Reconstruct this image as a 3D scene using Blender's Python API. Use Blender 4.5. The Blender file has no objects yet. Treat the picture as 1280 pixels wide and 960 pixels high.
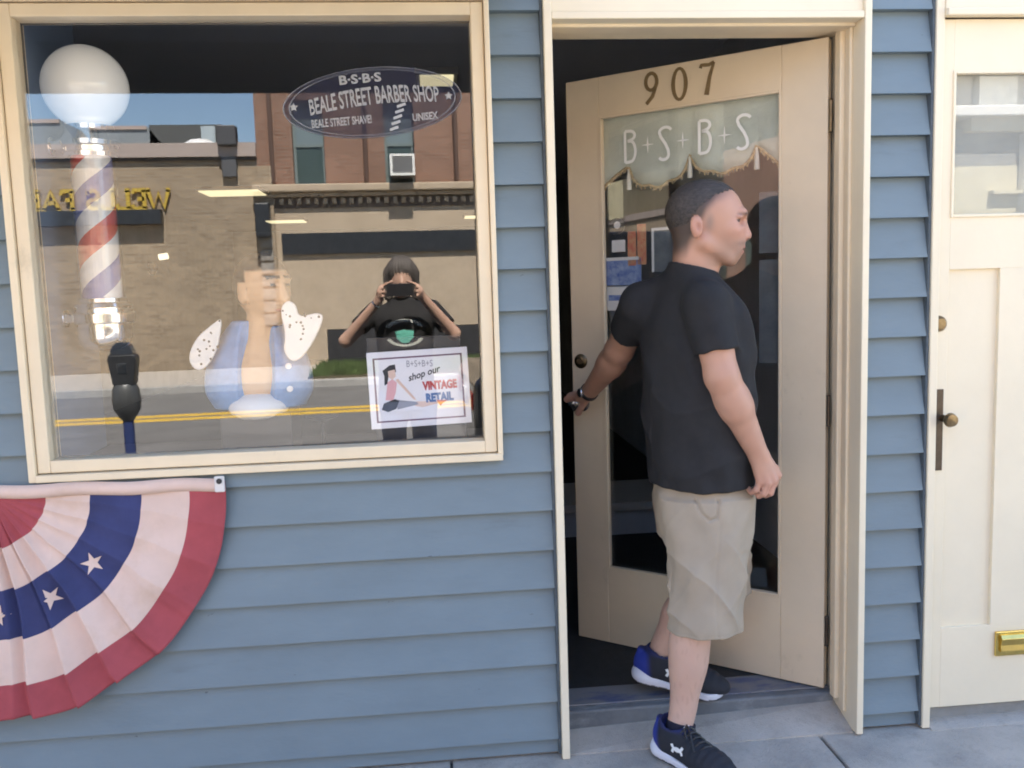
import bpy, math, random
import numpy as np
from math import sin, cos, pi, radians, sqrt, hypot
random.seed(7); RNG = np.random.default_rng(7)
SC = bpy.context.scene
COL = SC.collection

# ------------------------------------------------------------------ camera
CAMZ, CAMD = 1.533, 2.715
pan, pit, rol = radians(5.09), radians(6.28), radians(-1.80)
Fv = np.array([sin(pan)*cos(pit), cos(pan)*cos(pit), -sin(pit)])
R0 = np.array([cos(pan), -sin(pan), 0.0]); U0 = np.cross(R0, Fv)
Rv = cos(rol)*R0 + sin(rol)*U0; Uv = cos(rol)*U0 - sin(rol)*R0
from mathutils import Matrix, Vector
cd = bpy.data.cameras.new('camera'); cam = bpy.data.objects.new('camera', cd); COL.objects.link(cam)
m = Matrix.Identity(4)
for i in range(3):
    m[i][0], m[i][1], m[i][2] = Rv[i], Uv[i], -Fv[i]
m[0][3], m[1][3], m[2][3] = 0.0, -CAMD, CAMZ
cam.matrix_world = m
cd.sensor_fit = 'HORIZONTAL'; cd.sensor_width = 36.0; cd.lens = 36.0*1100/1280
cd.clip_start = 0.01; cd.clip_end = 600
SC.camera = cam

# ------------------------------------------------------------------ light
SUN = np.array([0.07, 0.54, 0.84]); SUN /= np.linalg.norm(SUN)
w = bpy.data.worlds.new('World'); SC.world = w; w.use_nodes = True
nt = w.node_tree; bg = nt.nodes['Background']
sky = nt.nodes.new('ShaderNodeTexSky'); sky.sky_type = 'NISHITA'; sky.sun_disc = False
sky.sun_elevation = math.asin(SUN[2]); sky.sun_rotation = math.atan2(SUN[0], SUN[1])
sky.air_density = 1.0; sky.dust_density = 0.6; sky.ozone_density = 1.5
nt.links.new(sky.outputs[0], bg.inputs[0]); bg.inputs[1].default_value = 0.095
sl = bpy.data.lights.new('sun', 'SUN'); sl.energy = 5.0; sl.angle = radians(0.53); sl.color = (1.0, 0.93, 0.83)
so = bpy.data.objects.new('sun', sl); COL.objects.link(so)
so.rotation_euler = Vector(SUN).to_track_quat('Z', 'Y').to_euler()
SC.view_settings.view_transform = 'Standard'; SC.view_settings.look = 'None'
SC.view_settings.exposure = 2.95; SC.view_settings.gamma = 1.0; SC.view_settings.use_curve_mapping = False
SC.render.engine = 'CYCLES'; SC.cycles.filter_width = 1.9
SC.cycles.max_bounces = 10; SC.cycles.diffuse_bounces = 5; SC.cycles.transparent_max_bounces = 16; SC.cycles.glossy_bounces = 5

# ------------------------------------------------------------------ materials
def mat(name, col, rough=0.6, var=0.0, vscale=8.0, bump=0.0, bscale=60.0, metal=0.0, spec=0.5, col2=None, stretch=None, emit=None, estr=0.0, coat=0.0, sss=0.0, detail=4.0, rvar=0.0):
    M = bpy.data.materials.new(name); M.use_nodes = True
    t = M.node_tree; b = t.nodes['Principled BSDF']
    b.inputs['Base Color'].default_value = (*col, 1); b.inputs['Roughness'].default_value = rough
    b.inputs['Metallic'].default_value = metal; b.inputs['Specular IOR Level'].default_value = spec
    b.inputs['Coat Weight'].default_value = coat
    if sss:
        b.inputs['Subsurface Weight'].default_value = sss; b.inputs['Subsurface Radius'].default_value = (0.012, 0.005, 0.003); b.inputs['Subsurface Scale'].default_value = 1.0
    if emit:
        b.inputs['Emission Color'].default_value = (*emit, 1); b.inputs['Emission Strength'].default_value = estr
    if var or bump or col2 or rvar:
        tc = t.nodes.new('ShaderNodeTexCoord'); mp = t.nodes.new('ShaderNodeMapping')
        geo = t.nodes.new('ShaderNodeNewGeometry')
        t.links.new(geo.outputs['Position'], mp.inputs['Vector'])
        if stretch: mp.inputs['Scale'].default_value = stretch
        n = t.nodes.new('ShaderNodeTexNoise'); n.inputs['Scale'].default_value = vscale; n.inputs['Detail'].default_value = detail; n.inputs['Roughness'].default_value = 0.62
        t.links.new(mp.outputs[0], n.inputs['Vector'])
        if var or col2:
            r = t.nodes.new('ShaderNodeValToRGB'); r.color_ramp.elements[0].position = 0.32; r.color_ramp.elements[1].position = 0.68
            c0 = col2 if col2 else tuple(c*(1-var) for c in col); c1 = col if col2 else tuple(min(1, c*(1+var)) for c in col)
            r.color_ramp.elements[0].color = (*c0, 1); r.color_ramp.elements[1].color = (*c1, 1)
            t.links.new(n.outputs['Fac'], r.inputs[0]); t.links.new(r.outputs[0], b.inputs['Base Color'])
        if rvar:
            mr = t.nodes.new('ShaderNodeMapRange'); mr.inputs[3].default_value = rough-rvar; mr.inputs[4].default_value = rough+rvar
            t.links.new(n.outputs['Fac'], mr.inputs[0]); t.links.new(mr.outputs[0], b.inputs['Roughness'])
        if bump:
            n2 = t.nodes.new('ShaderNodeTexNoise'); n2.inputs['Scale'].default_value = bscale; n2.inputs['Detail'].default_value = 5
            t.links.new(mp.outputs[0], n2.inputs['Vector'])
            bp = t.nodes.new('ShaderNodeBump'); bp.inputs['Strength'].default_value = bump; bp.inputs['Distance'].default_value = 0.01
            t.links.new(n2.outputs['Fac'], bp.inputs['Height']); t.links.new(bp.outputs[0], b.inputs['Normal'])
    return M

def grime(M, col, scale, lo, hi, stretch=(1, 1, 1), amount=0.6, detail=6.0):
    """a layer of dirt or worn patches over a material's colour"""
    t = M.node_tree; b = t.nodes['Principled BSDF']
    geo = t.nodes.new('ShaderNodeNewGeometry'); mp = t.nodes.new('ShaderNodeMapping'); mp.inputs['Scale'].default_value = stretch
    t.links.new(geo.outputs['Position'], mp.inputs['Vector'])
    n = t.nodes.new('ShaderNodeTexNoise'); n.inputs['Scale'].default_value = scale; n.inputs['Detail'].default_value = detail; n.inputs['Roughness'].default_value = 0.7
    t.links.new(mp.outputs[0], n.inputs['Vector'])
    mr = t.nodes.new('ShaderNodeMapRange'); mr.inputs[1].default_value = lo; mr.inputs[2].default_value = hi; mr.inputs[3].default_value = 0; mr.inputs[4].default_value = amount
    t.links.new(n.outputs['Fac'], mr.inputs[0])
    mx = t.nodes.new('ShaderNodeMix'); mx.data_type = 'RGBA'
    t.links.new(mr.outputs[0], mx.inputs[0])
    src = b.inputs['Base Color']
    if src.is_linked: t.links.new(src.links[0].from_socket, mx.inputs[6])
    else: mx.inputs[6].default_value = src.default_value
    mx.inputs[7].default_value = (*col, 1)
    t.links.new(mx.outputs[2], src)
    return M

def glass(name, ior, tint=(1, 1, 1), rough=0.0):
    M = bpy.data.materials.new(name); M.use_nodes = True
    t = M.node_tree; t.nodes.remove(t.nodes['Principled BSDF']); out = t.nodes['Material Output']
    f0 = ((ior-1)/(ior+1))**2                     # Schlick's law, the same from both faces of the sheet
    lw = t.nodes.new('ShaderNodeLayerWeight'); lw.inputs['Blend'].default_value = 0.5
    pw = t.nodes.new('ShaderNodeMath'); pw.operation = 'POWER'; pw.inputs[1].default_value = 5.0; t.links.new(lw.outputs['Facing'], pw.inputs[0])
    fr = t.nodes.new('ShaderNodeMath'); fr.operation = 'MULTIPLY_ADD'; fr.inputs[1].default_value = 1-f0; fr.inputs[2].default_value = f0; t.links.new(pw.outputs[0], fr.inputs[0])
    tr = t.nodes.new('ShaderNodeBsdfTransparent'); tr.inputs[0].default_value = (*tint, 1)
    gl = t.nodes.new('ShaderNodeBsdfGlossy'); gl.inputs['Roughness'].default_value = rough
    mxn = t.nodes.new('ShaderNodeMixShader')
    t.links.new(fr.outputs[0], mxn.inputs[0]); t.links.new(tr.outputs[0], mxn.inputs[1]); t.links.new(gl.outputs[0], mxn.inputs[2])
    t.links.new(mxn.outputs[0], out.inputs[0])
    return M

def film(name, col, alpha):
    M = bpy.data.materials.new(name); M.use_nodes = True
    M.node_tree.nodes['Principled BSDF'].inputs['Base Color'].default_value = (*col, 1)
    M.node_tree.nodes['Principled BSDF'].inputs['Alpha'].default_value = alpha
    M.node_tree.nodes['Principled BSDF'].inputs['Roughness'].default_value = 0.5
    return M

def vcmat(name, rough=0.55, sss=0.0, bump=0.0, bscale=200, spec=0.4):
    M = mat(name, (0.5, 0.5, 0.5), rough, bump=bump, bscale=bscale, spec=spec, sss=sss)
    t = M.node_tree; a = t.nodes.new('ShaderNodeVertexColor'); a.layer_name = 'Col'
    t.links.new(a.outputs[0], t.nodes['Principled BSDF'].inputs['Base Color'])
    return M

SIDING = mat('painted_siding', (0.174, 0.221, 0.246), 0.52, var=0.07, vscale=2.2, bump=0.05, bscale=45, stretch=(1, 1, 3), spec=0.35)
grime(SIDING, (0.11, 0.125, 0.135), 5.0, 0.60, 0.80, (0.35, 1, 2.2), 0.5)
grime(SIDING, (0.06, 0.07, 0.08), 13.0, 0.715, 0.76, (1.2, 1, 4.0), 0.7, 3.0)
grime(SIDING, (0.32, 0.37, 0.40), 24.0, 0.735, 0.77, (1, 1, 1), 0.6)
CREAM = mat('cream_paint', (0.78, 0.645, 0.45), 0.45, var=0.045, vscale=5, bump=0.04, bscale=70, spec=0.4)
grime(CREAM, (0.42, 0.34, 0.23), 9.0, 0.635, 0.80, (1, 1, 0.5), 0.5)
DOORCREAM = mat('door_cream_paint', (0.68, 0.56, 0.40), 0.42, var=0.04, vscale=4, bump=0.05, bscale=60, spec=0.45)
grime(DOORCREAM, (0.36, 0.28, 0.18), 7.0, 0.62, 0.80, (1, 1, 0.6), 0.55)
grime(DOORCREAM, (0.22, 0.17, 0.11), 40.0, 0.74, 0.80, (1, 1, 1), 0.7)
CREAM2 = mat('pale_cream_paint', (0.80, 0.695, 0.51), 0.45, var=0.03, vscale=4, bump=0.035, bscale=60, spec=0.4)
grime(CREAM2, (0.50, 0.43, 0.33), 8.0, 0.65, 0.85, (1, 1, 0.6), 0.4)
CONC = mat('concrete', (0.46, 0.415, 0.36), 0.9, var=0.16, vscale=7, bump=0.55, bscale=190, detail=10)
grime(CONC, (0.21, 0.19, 0.165), 14.0, 0.48, 0.70, (1, 1, 1), 0.55, 10.0)
grime(CONC, (0.22, 0.21, 0.195), 2.6, 0.50, 0.78, (1, 1, 1), 0.65)
grime(CONC, (0.55, 0.54, 0.51), 120.0, 0.66, 0.74, (1, 1, 1), 0.7)
grime(CONC, (0.12, 0.115, 0.11), 95.0, 0.62, 0.72, (1, 1, 1), 0.75)
ASPH = mat('asphalt', (0.16, 0.155, 0.15), 0.9, var=0.15, vscale=2, bump=0.3, bscale=120, detail=8)
YELLOW = mat('yellow_road_paint', (0.62, 0.40, 0.06), 0.7, var=0.12, vscale=7)
DARK = mat('dark_interior_paint', (0.42, 0.44, 0.47), 0.7, var=0.15, vscale=2)
CEIL = mat('dark_ceiling', (0.62, 0.63, 0.66), 0.8)
MAT_FLOOR = mat('black_rubber_mat', (0.022, 0.023, 0.024), 0.75, var=0.25, vscale=30, bump=0.3, bscale=200)
STEPBLUE = mat('worn_blue_step_paint', (0.145, 0.155, 0.165), 0.55, bump=0.15, bscale=60, var=0.2, vscale=9)
grime(STEPBLUE, (0.30, 0.31, 0.31), 9.0, 0.50, 0.66, (0.5, 2.0, 1), 0.75)
SILLBLUE = mat('worn_threshold', (0.07, 0.09, 0.17), 0.45, bump=0.1, bscale=60)
grime(SILLBLUE, (0.20, 0.195, 0.19), 5.0, 0.40, 0.50, (0.6, 2, 1), 0.85)
GLASSW = glass('window_glass', 1.74); GLASSD = glass('door_glass', 1.52); GLASS2 = glass('side_door_glass', 1.66)
BRASS = mat('polished_brass', (0.80, 0.58, 0.18), 0.22, metal=1.0, var=0.1, vscale=30)
OLDBRASS = mat('aged_brass', (0.20, 0.15, 0.09), 0.35, metal=1.0, var=0.25, vscale=50)
BRONZE = mat('dark_bronze', (0.10, 0.075, 0.055), 0.42, metal=0.7, var=0.2, vscale=40)
CHROME = mat('chrome', (0.90, 0.89, 0.87), 0.13, metal=1.0)
STEEL = mat('brushed_steel', (0.6, 0.6, 0.61), 0.25, metal=1.0)
NUMER = mat('brown_numeral_paint', (0.17, 0.115, 0.05), 0.5, var=0.15, vscale=40)
WHITE = mat('white_vinyl', (0.82, 0.82, 0.80), 0.5)
BLACK = mat('black_plastic', (0.018, 0.018, 0.02), 0.4)
RUBBER = mat('tyre_rubber', (0.02, 0.02, 0.02), 0.8)

# ------------------------------------------------------------------ object helpers (all verts given in world metres)
ORG = {}
def tag(o, label=None, cat=None, group=None, kind=None):
    if label: o['label'] = label
    if cat: o['category'] = cat
    if group: o['group'] = group
    if kind: o['kind'] = kind
    return o

def thing(name, loc, label, cat, group=None):
    o = bpy.data.objects.new(name, None); COL.objects.link(o); o.location = loc; o.empty_display_size = 0.1
    ORG[o.name] = np.array(loc, float)
    return tag(o, label, cat, group)

def mk(name, verts, faces, material, parent=None, smooth=False, bevel=0.0, mats=None, midx=None, cols=None, seg=2, angle=40):
    v = np.asarray(verts, float)
    lo, hi = v.min(0), v.max(0); org = np.array([(lo[0]+hi[0])/2, (lo[1]+hi[1])/2, lo[2]])
    me = bpy.data.meshes.new(name)
    vl = v-org
    if isinstance(faces, np.ndarray):
        nf = len(faces); k = faces.shape[1]
        me.vertices.add(len(vl)); me.vertices.foreach_set('co', vl.astype(np.float32).ravel())
        me.loops.add(nf*k); me.loops.foreach_set('vertex_index', faces.astype(np.int32).ravel())
        me.polygons.add(nf); me.polygons.foreach_set('loop_start', np.arange(0, nf*k, k, dtype=np.int32))
        me.update(calc_edges=True)
    else:
        me.from_pydata([tuple(p) for p in vl], [], faces)
    for mm in (mats or [material]): me.materials.append(mm)
    if midx is not None: me.polygons.foreach_set('material_index', np.asarray(midx, dtype=np.int32))
    if smooth: me.polygons.foreach_set('use_smooth', np.ones(len(me.polygons), dtype=bool))
    if cols is not None:
        at = me.color_attributes.new('Col', 'FLOAT_COLOR', 'POINT')
        c4 = np.ones((len(vl), 4), np.float32); c4[:, :3] = cols; at.data.foreach_set('color', c4.ravel())
    me.update()
    if smooth and cols is None and not isinstance(faces, np.ndarray): me.set_sharp_from_angle(angle=radians(38))
    o = bpy.data.objects.new(name, me); COL.objects.link(o)
    po = ORG[parent.name] if parent is not None else np.zeros(3)
    o.location = tuple(org-po)
    if parent is not None: o.parent = parent
    ORG[o.name] = org
    if bevel:
        b = o.modifiers.new('edge', 'BEVEL'); b.width = bevel; b.segments = seg; b.limit_method = 'ANGLE'; b.angle_limit = radians(angle)
    return o

class MB:
    """collects simple solids"""
    def __init__(s): s.v = []; s.f = []; s.m = []; s.cur = 0
    def add(s, v, f):
        n = len(s.v); s.v += [tuple(p) for p in v]; s.f += [tuple(i+n for i in q) for q in f]; s.m += [s.cur]*len(f); return s
    def box(s, x0, x1, y0, y1, z0, z1):
        v = [(x0, y0, z0), (x1, y0, z0), (x1, y1, z0), (x0, y1, z0), (x0, y0, z1), (x1, y0, z1), (x1, y1, z1), (x0, y1, z1)]
        return s.add(v, [(0, 3, 2, 1), (4, 5, 6, 7), (0, 1, 5, 4), (1, 2, 6, 5), (2, 3, 7, 6), (3, 0, 4, 7)])
    def prism(s, poly, frame, h):
        """poly: 2D outline (counter-clockwise); frame: (origin, u, v, n); extruded h along n"""
        o, u, v, n = [np.asarray(a, float) for a in frame]
        a = [o+u*p[0]+v*p[1] for p in poly]; b = [q+n*h for q in a]; k = len(poly)
        return s.add(a+b, [tuple(range(k))[::-1], tuple(range(k, 2*k))]+[(i, (i+1) % k, (i+1) % k+k, i+k) for i in range(k)])
    def lathe(s, prof, c, axis=(0, 0, 1), n=24):
        """prof: (radius, height) along axis from c"""
        ax = np.asarray(axis, float); ax /= np.linalg.norm(ax)
        t = np.array([1, 0, 0]) if abs(ax[0]) < 0.9 else np.array([0, 1, 0])
        e1 = np.cross(ax, t); e1 /= np.linalg.norm(e1); e2 = np.cross(ax, e1); c = np.asarray(c, float)
        v = []; f = []
        for (r, h) in prof:
            for k in range(n):
                a = 2*pi*k/n; v.append(c+ax*h+(e1*cos(a)+e2*sin(a))*max(r, 1e-5))
        L = len(prof)
        for i in range(L-1):
            for k in range(n):
                k2 = (k+1) % n; f.append((i*n+k, i*n+k2, (i+1)*n+k2, (i+1)*n+k))
        f.append(tuple(range(n))[::-1]); f.append(tuple((L-1)*n+k for k in range(n)))
        return s.add(v, f)
    def tube(s, pts, r, n=8):
        pts = [np.asarray(p, float) for p in pts]; v = []; f = []
        rr = r if hasattr(r, '__len__') else [r]*len(pts)
        prev = None
        for i, p in enumerate(pts):
            d = pts[min(i+1, len(pts)-1)]-pts[max(i-1, 0)]; d /= (np.linalg.norm(d)+1e-9)
            if prev is None:
                t = np.array([0, 0, 1.0]) if abs(d[2]) < 0.9 else np.array([1.0, 0, 0]); e1 = np.cross(d, t)
            else: e1 = prev-d*(prev@d)
            e1 /= np.linalg.norm(e1); prev = e1; e2 = np.cross(d, e1)
            for k in range(n):
                a = 2*pi*k/n; v.append(p+(e1*cos(a)+e2*sin(a))*rr[i])
        for i in range(len(pts)-1):
            for k in range(n):
                k2 = (k+1) % n; f.append((i*n+k, i*n+k2, (i+1)*n+k2, (i+1)*n+k))
        f.append(tuple(range(n))[::-1]); f.append(tuple((len(pts)-1)*n+k for k in range(n)))
        return s.add(v, f)
    def xf(s, fn): s.v = [tuple(fn(np.array(p))) for p in s.v]; return s
    def build(s, name, material, parent=None, **k):
        if isinstance(material, list): return mk(name, s.v, s.f, None, parent, mats=material, midx=s.m, **k)
        return mk(name, s.v, s.f, material, parent, **k)

def bx(name, material, parent, *d, bevel=0.0, **k): return MB().box(*d).build(name, material, parent, bevel=bevel, **k)

def text_mb(body, size, frame, depth, xs=1.0, bold=0.0, align='CENTER', warp=None):
    """letters of the built-in font as solid flat shapes; frame (origin, u, v, n)"""
    cu = bpy.data.curves.new('t', 'FONT'); cu.body = body; cu.size = size; cu.align_x = align; cu.resolution_u = 3; cu.offset = bold
    ob = bpy.data.objects.new('t', cu); COL.objects.link(ob)
    dg = bpy.context.evaluated_depsgraph_get(); me = bpy.data.meshes.new_from_object(ob.evaluated_get(dg))
    v = np.array([tuple(p.co) for p in me.vertices]); f = [tuple(p.vertices) for p in me.polygons]
    bpy.data.objects.remove(ob); bpy.data.curves.remove(cu); bpy.data.meshes.remove(me)
    o, u, w_, n = [np.asarray(a, float) for a in frame]
    if warp is not None: v = warp(v)
    P = o+np.outer(v[:, 0]*xs, u)+np.outer(v[:, 1], w_)+n*depth
    # make every face look along n
    mb = MB(); ff = []
    for q in f:
        a, b, c = P[q[0]], P[q[1]], P[q[2]]
        ff.append(q if np.dot(np.cross(b-a, c-a), n) >= 0 else q[::-1])
    mb.add(P, ff)
    # rim, so that the letters have an edge
    cnt = {}
    for q in ff:
        for i in range(len(q)):
            e = (q[i], q[(i+1) % len(q)]); cnt[e] = cnt.get(e, 0)+1
    k = len(P); mb.v += [tuple(p-n*depth*0.9) for p in P]
    for (a, b) in list(cnt):
        if (b, a) not in cnt: mb.f.append((b, a, a+k, b+k)); mb.m.append(0)
    return mb

def strokes(mb, lines, frame, width, depth):
    """flat stroke lettering: polylines (2D) given a width"""
    o, u, v, n = [np.asarray(a, float) for a in frame]
    for L in lines:
        wd = width
        if isinstance(L, tuple): L, wd = L
        p = [np.array(q, float) for q in L]
        lft, rgt = [], []
        for i in range(len(p)):
            d = p[min(i+1, len(p)-1)]-p[max(i-1, 0)]; d /= np.linalg.norm(d)+1e-9; nn = np.array([-d[1], d[0]])
            ww = wd[i] if hasattr(wd, '__len__') else wd
            lft.append(p[i]+nn*ww/2); rgt.append(p[i]-nn*ww/2)
        for i in range(len(p)-1):
            mb.prism([rgt[i], rgt[i+1], lft[i+1], lft[i]], frame, depth)
    return mb

def arc(cx, cy, rx, ry, a0, a1, n=10):
    return [(cx+rx*cos(radians(a0+(a1-a0)*i/n)), cy+ry*sin(radians(a0+(a1-a0)*i/n))) for i in range(n+1)]

# ------------------------------------------------------------------ implicit surfaces (bodies, cloth, shoes)
class Field:
    def __init__(s, lo, hi, h):
        s.lo = np.array(lo, float); s.h = h; s.n = np.ceil((np.array(hi)-s.lo)/h).astype(int)+1
        s.f = np.full(s.n, 0.5, np.float32)
    def _loc(s, lo, hi):
        a = np.clip(np.floor((np.array(lo)-s.lo)/s.h).astype(int), 0, s.n-1); b = np.clip(np.ceil((np.array(hi)-s.lo)/s.h).astype(int)+1, 1, s.n)
        if (b <= a).any(): return None, None
        sl_ = tuple(slice(i, j) for i, j in zip(a, b))
        g = [(np.arange(i, j)*s.h+s.lo[k]).astype(np.float32) for k, (i, j) in enumerate(zip(a, b))]
        return sl_, (g[0][:, None, None], g[1][None, :, None], g[2][None, None, :])
    def add(s, prim, k=0.01):
        lo, hi, fn = prim; m_ = k+0.025
        sl_, P = s._loc(np.array(lo)-m_, np.array(hi)+m_)
        if sl_ is None: return s
        d = fn(*P); a = s.f[sl_]
        if k <= 0: s.f[sl_] = np.minimum(a, d); return s
        h = np.clip(0.5+0.5*(a-d)/k, 0, 1); s.f[sl_] = a*(1-h)+d*h-k*h*(1-h)
        return s
    def sub(s, prim, k=0.004):
        lo, hi, fn = prim
        sl_, P = s._loc(np.array(lo)-k-0.02, np.array(hi)+k+0.02)
        if sl_ is None: return s
        d = -fn(*P); a = s.f[sl_]
        h = np.clip(0.5-0.5*(a-d)/k, 0, 1); s.f[sl_] = a*(1-h)+d*h+k*h*(1-h)
        return s
    def grid(s): return s._loc(s.lo, s.lo+(s.n-1)*s.h)[1]
    def nets(s):
        f = s.f; nx, ny, nz = f.shape
        sg = f < 0
        c = np.zeros((nx-1, ny-1, nz-1), np.int8)
        for dx in (0, 1):
            for dy in (0, 1):
                for dz in (0, 1): c += sg[dx:nx-1+dx, dy:ny-1+dy, dz:nz-1+dz]
        act = np.argwhere((c > 0) & (c < 8)); idx = np.full(c.shape, -1, np.int32); idx[tuple(act.T)] = np.arange(len(act))
        off = np.array([(i, j, k) for i in (0, 1) for j in (0, 1) for k in (0, 1)])
        val = np.stack([f[act[:, 0]+o[0], act[:, 1]+o[1], act[:, 2]+o[2]] for o in off], 1)
        acc = np.zeros((len(act), 3)); cn = np.zeros(len(act))
        for a in range(8):
            for b in range(a+1, 8):
                if np.abs(off[a]-off[b]).sum() != 1: continue
                va, vb = val[:, a], val[:, b]; mk_ = (va < 0) != (vb < 0)
                t = np.where(mk_, va/(va-vb+1e-12), 0)
                acc += np.where(mk_[:, None], off[a]+t[:, None]*(off[b]-off[a]), 0); cn += mk_
        V = (act+acc/cn[:, None])*s.h+s.lo
        F = []
        for ax in range(3):
            s0 = [slice(None)]*3; s1 = [slice(None)]*3; s0[ax] = slice(0, -1); s1[ax] = slice(1, None)
            ch = sg[tuple(s0)] != sg[tuple(s1)]
            e = np.argwhere(ch); b_, c_ = (ax+1) % 3, (ax+2) % 3
            ok = (e[:, b_] > 0) & (e[:, c_] > 0) & (e[:, b_] < f.shape[b_]-1) & (e[:, c_] < f.shape[c_]-1); e = e[ok]
            def cell(db, dc):
                q = e.copy(); q[:, b_] -= db; q[:, c_] -= dc; return idx[q[:, 0], q[:, 1], q[:, 2]]
            quad = np.stack([cell(1, 1), cell(0, 1), cell(0, 0), cell(1, 0)], 1)
            flip = ~sg[tuple(e.T)]; quad[flip] = quad[flip][:, ::-1]
            F.append(quad)
        F = np.concatenate(F); F = F[(F >= 0).all(1)]
        return V, F

def cone(a, b, ra, rb=None):
    rb = ra if rb is None else rb; a = np.array(a, np.float32); b = np.array(b, np.float32); ab = b-a; L = float(ab@ab)+1e-9; R = max(ra, rb)
    def fn(X, Y, Z):
        t = np.clip(((X-a[0])*ab[0]+(Y-a[1])*ab[1]+(Z-a[2])*ab[2])/L, 0, 1)
        return np.sqrt((X-a[0]-t*ab[0])**2+(Y-a[1]-t*ab[1])**2+(Z-a[2]-t*ab[2])**2)-(ra+(rb-ra)*t)
    return np.minimum(a, b)-R, np.maximum(a, b)+R, fn

def ell(c, r, M=None):
    """ellipsoid; M rows are its axes"""
    c = np.array(c, np.float32); r = np.array(r, np.float32); M = np.eye(3) if M is None else np.array(M, float); R = float(r.max())
    def fn(X, Y, Z):
        dx, dy, dz = X-c[0], Y-c[1], Z-c[2]
        q = [(M[i][0]*dx+M[i][1]*dy+M[i][2]*dz)/r[i] for i in range(3)]
        k0 = np.sqrt(q[0]**2+q[1]**2+q[2]**2); k1 = np.sqrt((q[0]/r[0])**2+(q[1]/r[1])**2+(q[2]/r[2])**2)+1e-6
        return k0*(k0-1)/k1
    return c-R, c+R, fn

def loft(rows, wr=None):
    """rows (z, cx, cy, half across x, half across y, yaw degrees), bottom to top; flat ends"""
    rows = np.array(sorted(rows), float); n = len(rows); zz = np.linspace(rows[0, 0], rows[-1, 0], 160); out = np.zeros((160, 6))
    tz = rows[:, 0]
    sl_ = np.zeros_like(rows)
    for i in range(n):
        i0, i1 = max(i-1, 0), min(i+1, n-1); sl_[i] = (rows[i1]-rows[i0])/(tz[i1]-tz[i0])
    for j, z in enumerate(zz):
        i = min(max(np.searchsorted(tz, z)-1, 0), n-2); h = tz[i+1]-tz[i]; t = (z-tz[i])/h
        out[j] = rows[i]*(2*t**3-3*t**2+1)+sl_[i]*h*(t**3-2*t*t+t)+rows[i+1]*(3*t*t-2*t**3)+sl_[i+1]*h*(t**3-t*t)
    R = rows[:, 3:5].max()
    lo = np.array([rows[:, 1].min()-R, rows[:, 2].min()-R, tz[0]]); hi = np.array([rows[:, 1].max()+R, rows[:, 2].max()+R, tz[-1]])
    def fn(X, Y, Z):
        I = [np.interp(Z, zz, out[:, k]).astype(np.float32) for k in range(1, 6)]
        cy_, sy_ = np.cos(np.radians(I[4])), np.sin(np.radians(I[4]))
        dx, dy = X-I[0], Y-I[1]; u = (dx*cy_+dy*sy_); v = (-dx*sy_+dy*cy_)
        k0 = np.sqrt((u/I[2])**2+(v/I[3])**2); k1 = np.sqrt((u/I[2]**2)**2+(v/I[3]**2)**2)+1e-6
        d = np.where(k0 < 0.3, (k0-1)*np.minimum(I[2], I[3]), k0*(k0-1)/k1)
        if wr is not None: d = d+wr(X, Y, Z, np.arctan2(v/I[3], u/I[2]))
        return np.maximum(np.maximum(d, Z-tz[-1]), tz[0]-Z)
    return lo, hi, fn

def sst(a, b, x): t = np.clip((x-a)/(b-a), 0, 1); return t*t*(3-2*t)
# ================================================================== the street
def struct(o): o['kind'] = 'structure'; return o
GROUND = mat('earth', (0.16, 0.15, 0.13), 0.95, var=0.2, vscale=0.5)
struct(bx('ground', GROUND, None, -150, 150, -150, 60, -0.6, -0.3))
struct(bx('road', ASPH, None, -120, 120, -13.0, -3.8, -0.4, -0.12))
for k, (ya, yb) in enumerate(((-9.72, -9.48), (-10.12, -9.88))):
    struct(bx('road_line', YELLOW, None, -120, 120, ya, yb, -0.13, -0.115))
KERB = mat('kerb_stone', (0.34, 0.33, 0.31), 0.85, var=0.15, vscale=6, bump=0.2)
struct(bx('kerb', KERB, None, -120, 120, -3.8, -3.62, -0.4, 0.004, bevel=0.015))
struct(bx('kerb', KERB, None, -120, 120, -13.16, -13.0, -0.4, 0.004, bevel=0.015))
swalk = struct(bx('sidewalk', mat('joint_dirt', (0.09, 0.085, 0.075), 0.95), None, -120, 120, -3.62, 0.5, -0.4, -0.014))
JX = [1.246+1.24*k for k in range(-8, 8)]; JY = [-3.615, -2.42, -1.22, 0.135]
for i in range(len(JX)-1):
    for j in range(3):
        z = RNG.uniform(-0.002, 0.002)
        bx('paving_slab', CONC, swalk, JX[i]+0.0045, JX[i+1]-0.0045, JY[j]+0.0045, JY[j+1]-0.0045, -0.10, z, bevel=0.006)
bx('paving_strip', CONC, swalk, -120, JX[0], -3.615, 0.13, -0.1, 0.0); bx('paving_strip', CONC, swalk, JX[-1], 120, -3.615, 0.13, -0.1, 0.0)
struct(bx('opposite_sidewalk', CONC, None, -120, 120, -16.6, -13.16, -0.4, 0.0))

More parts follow.
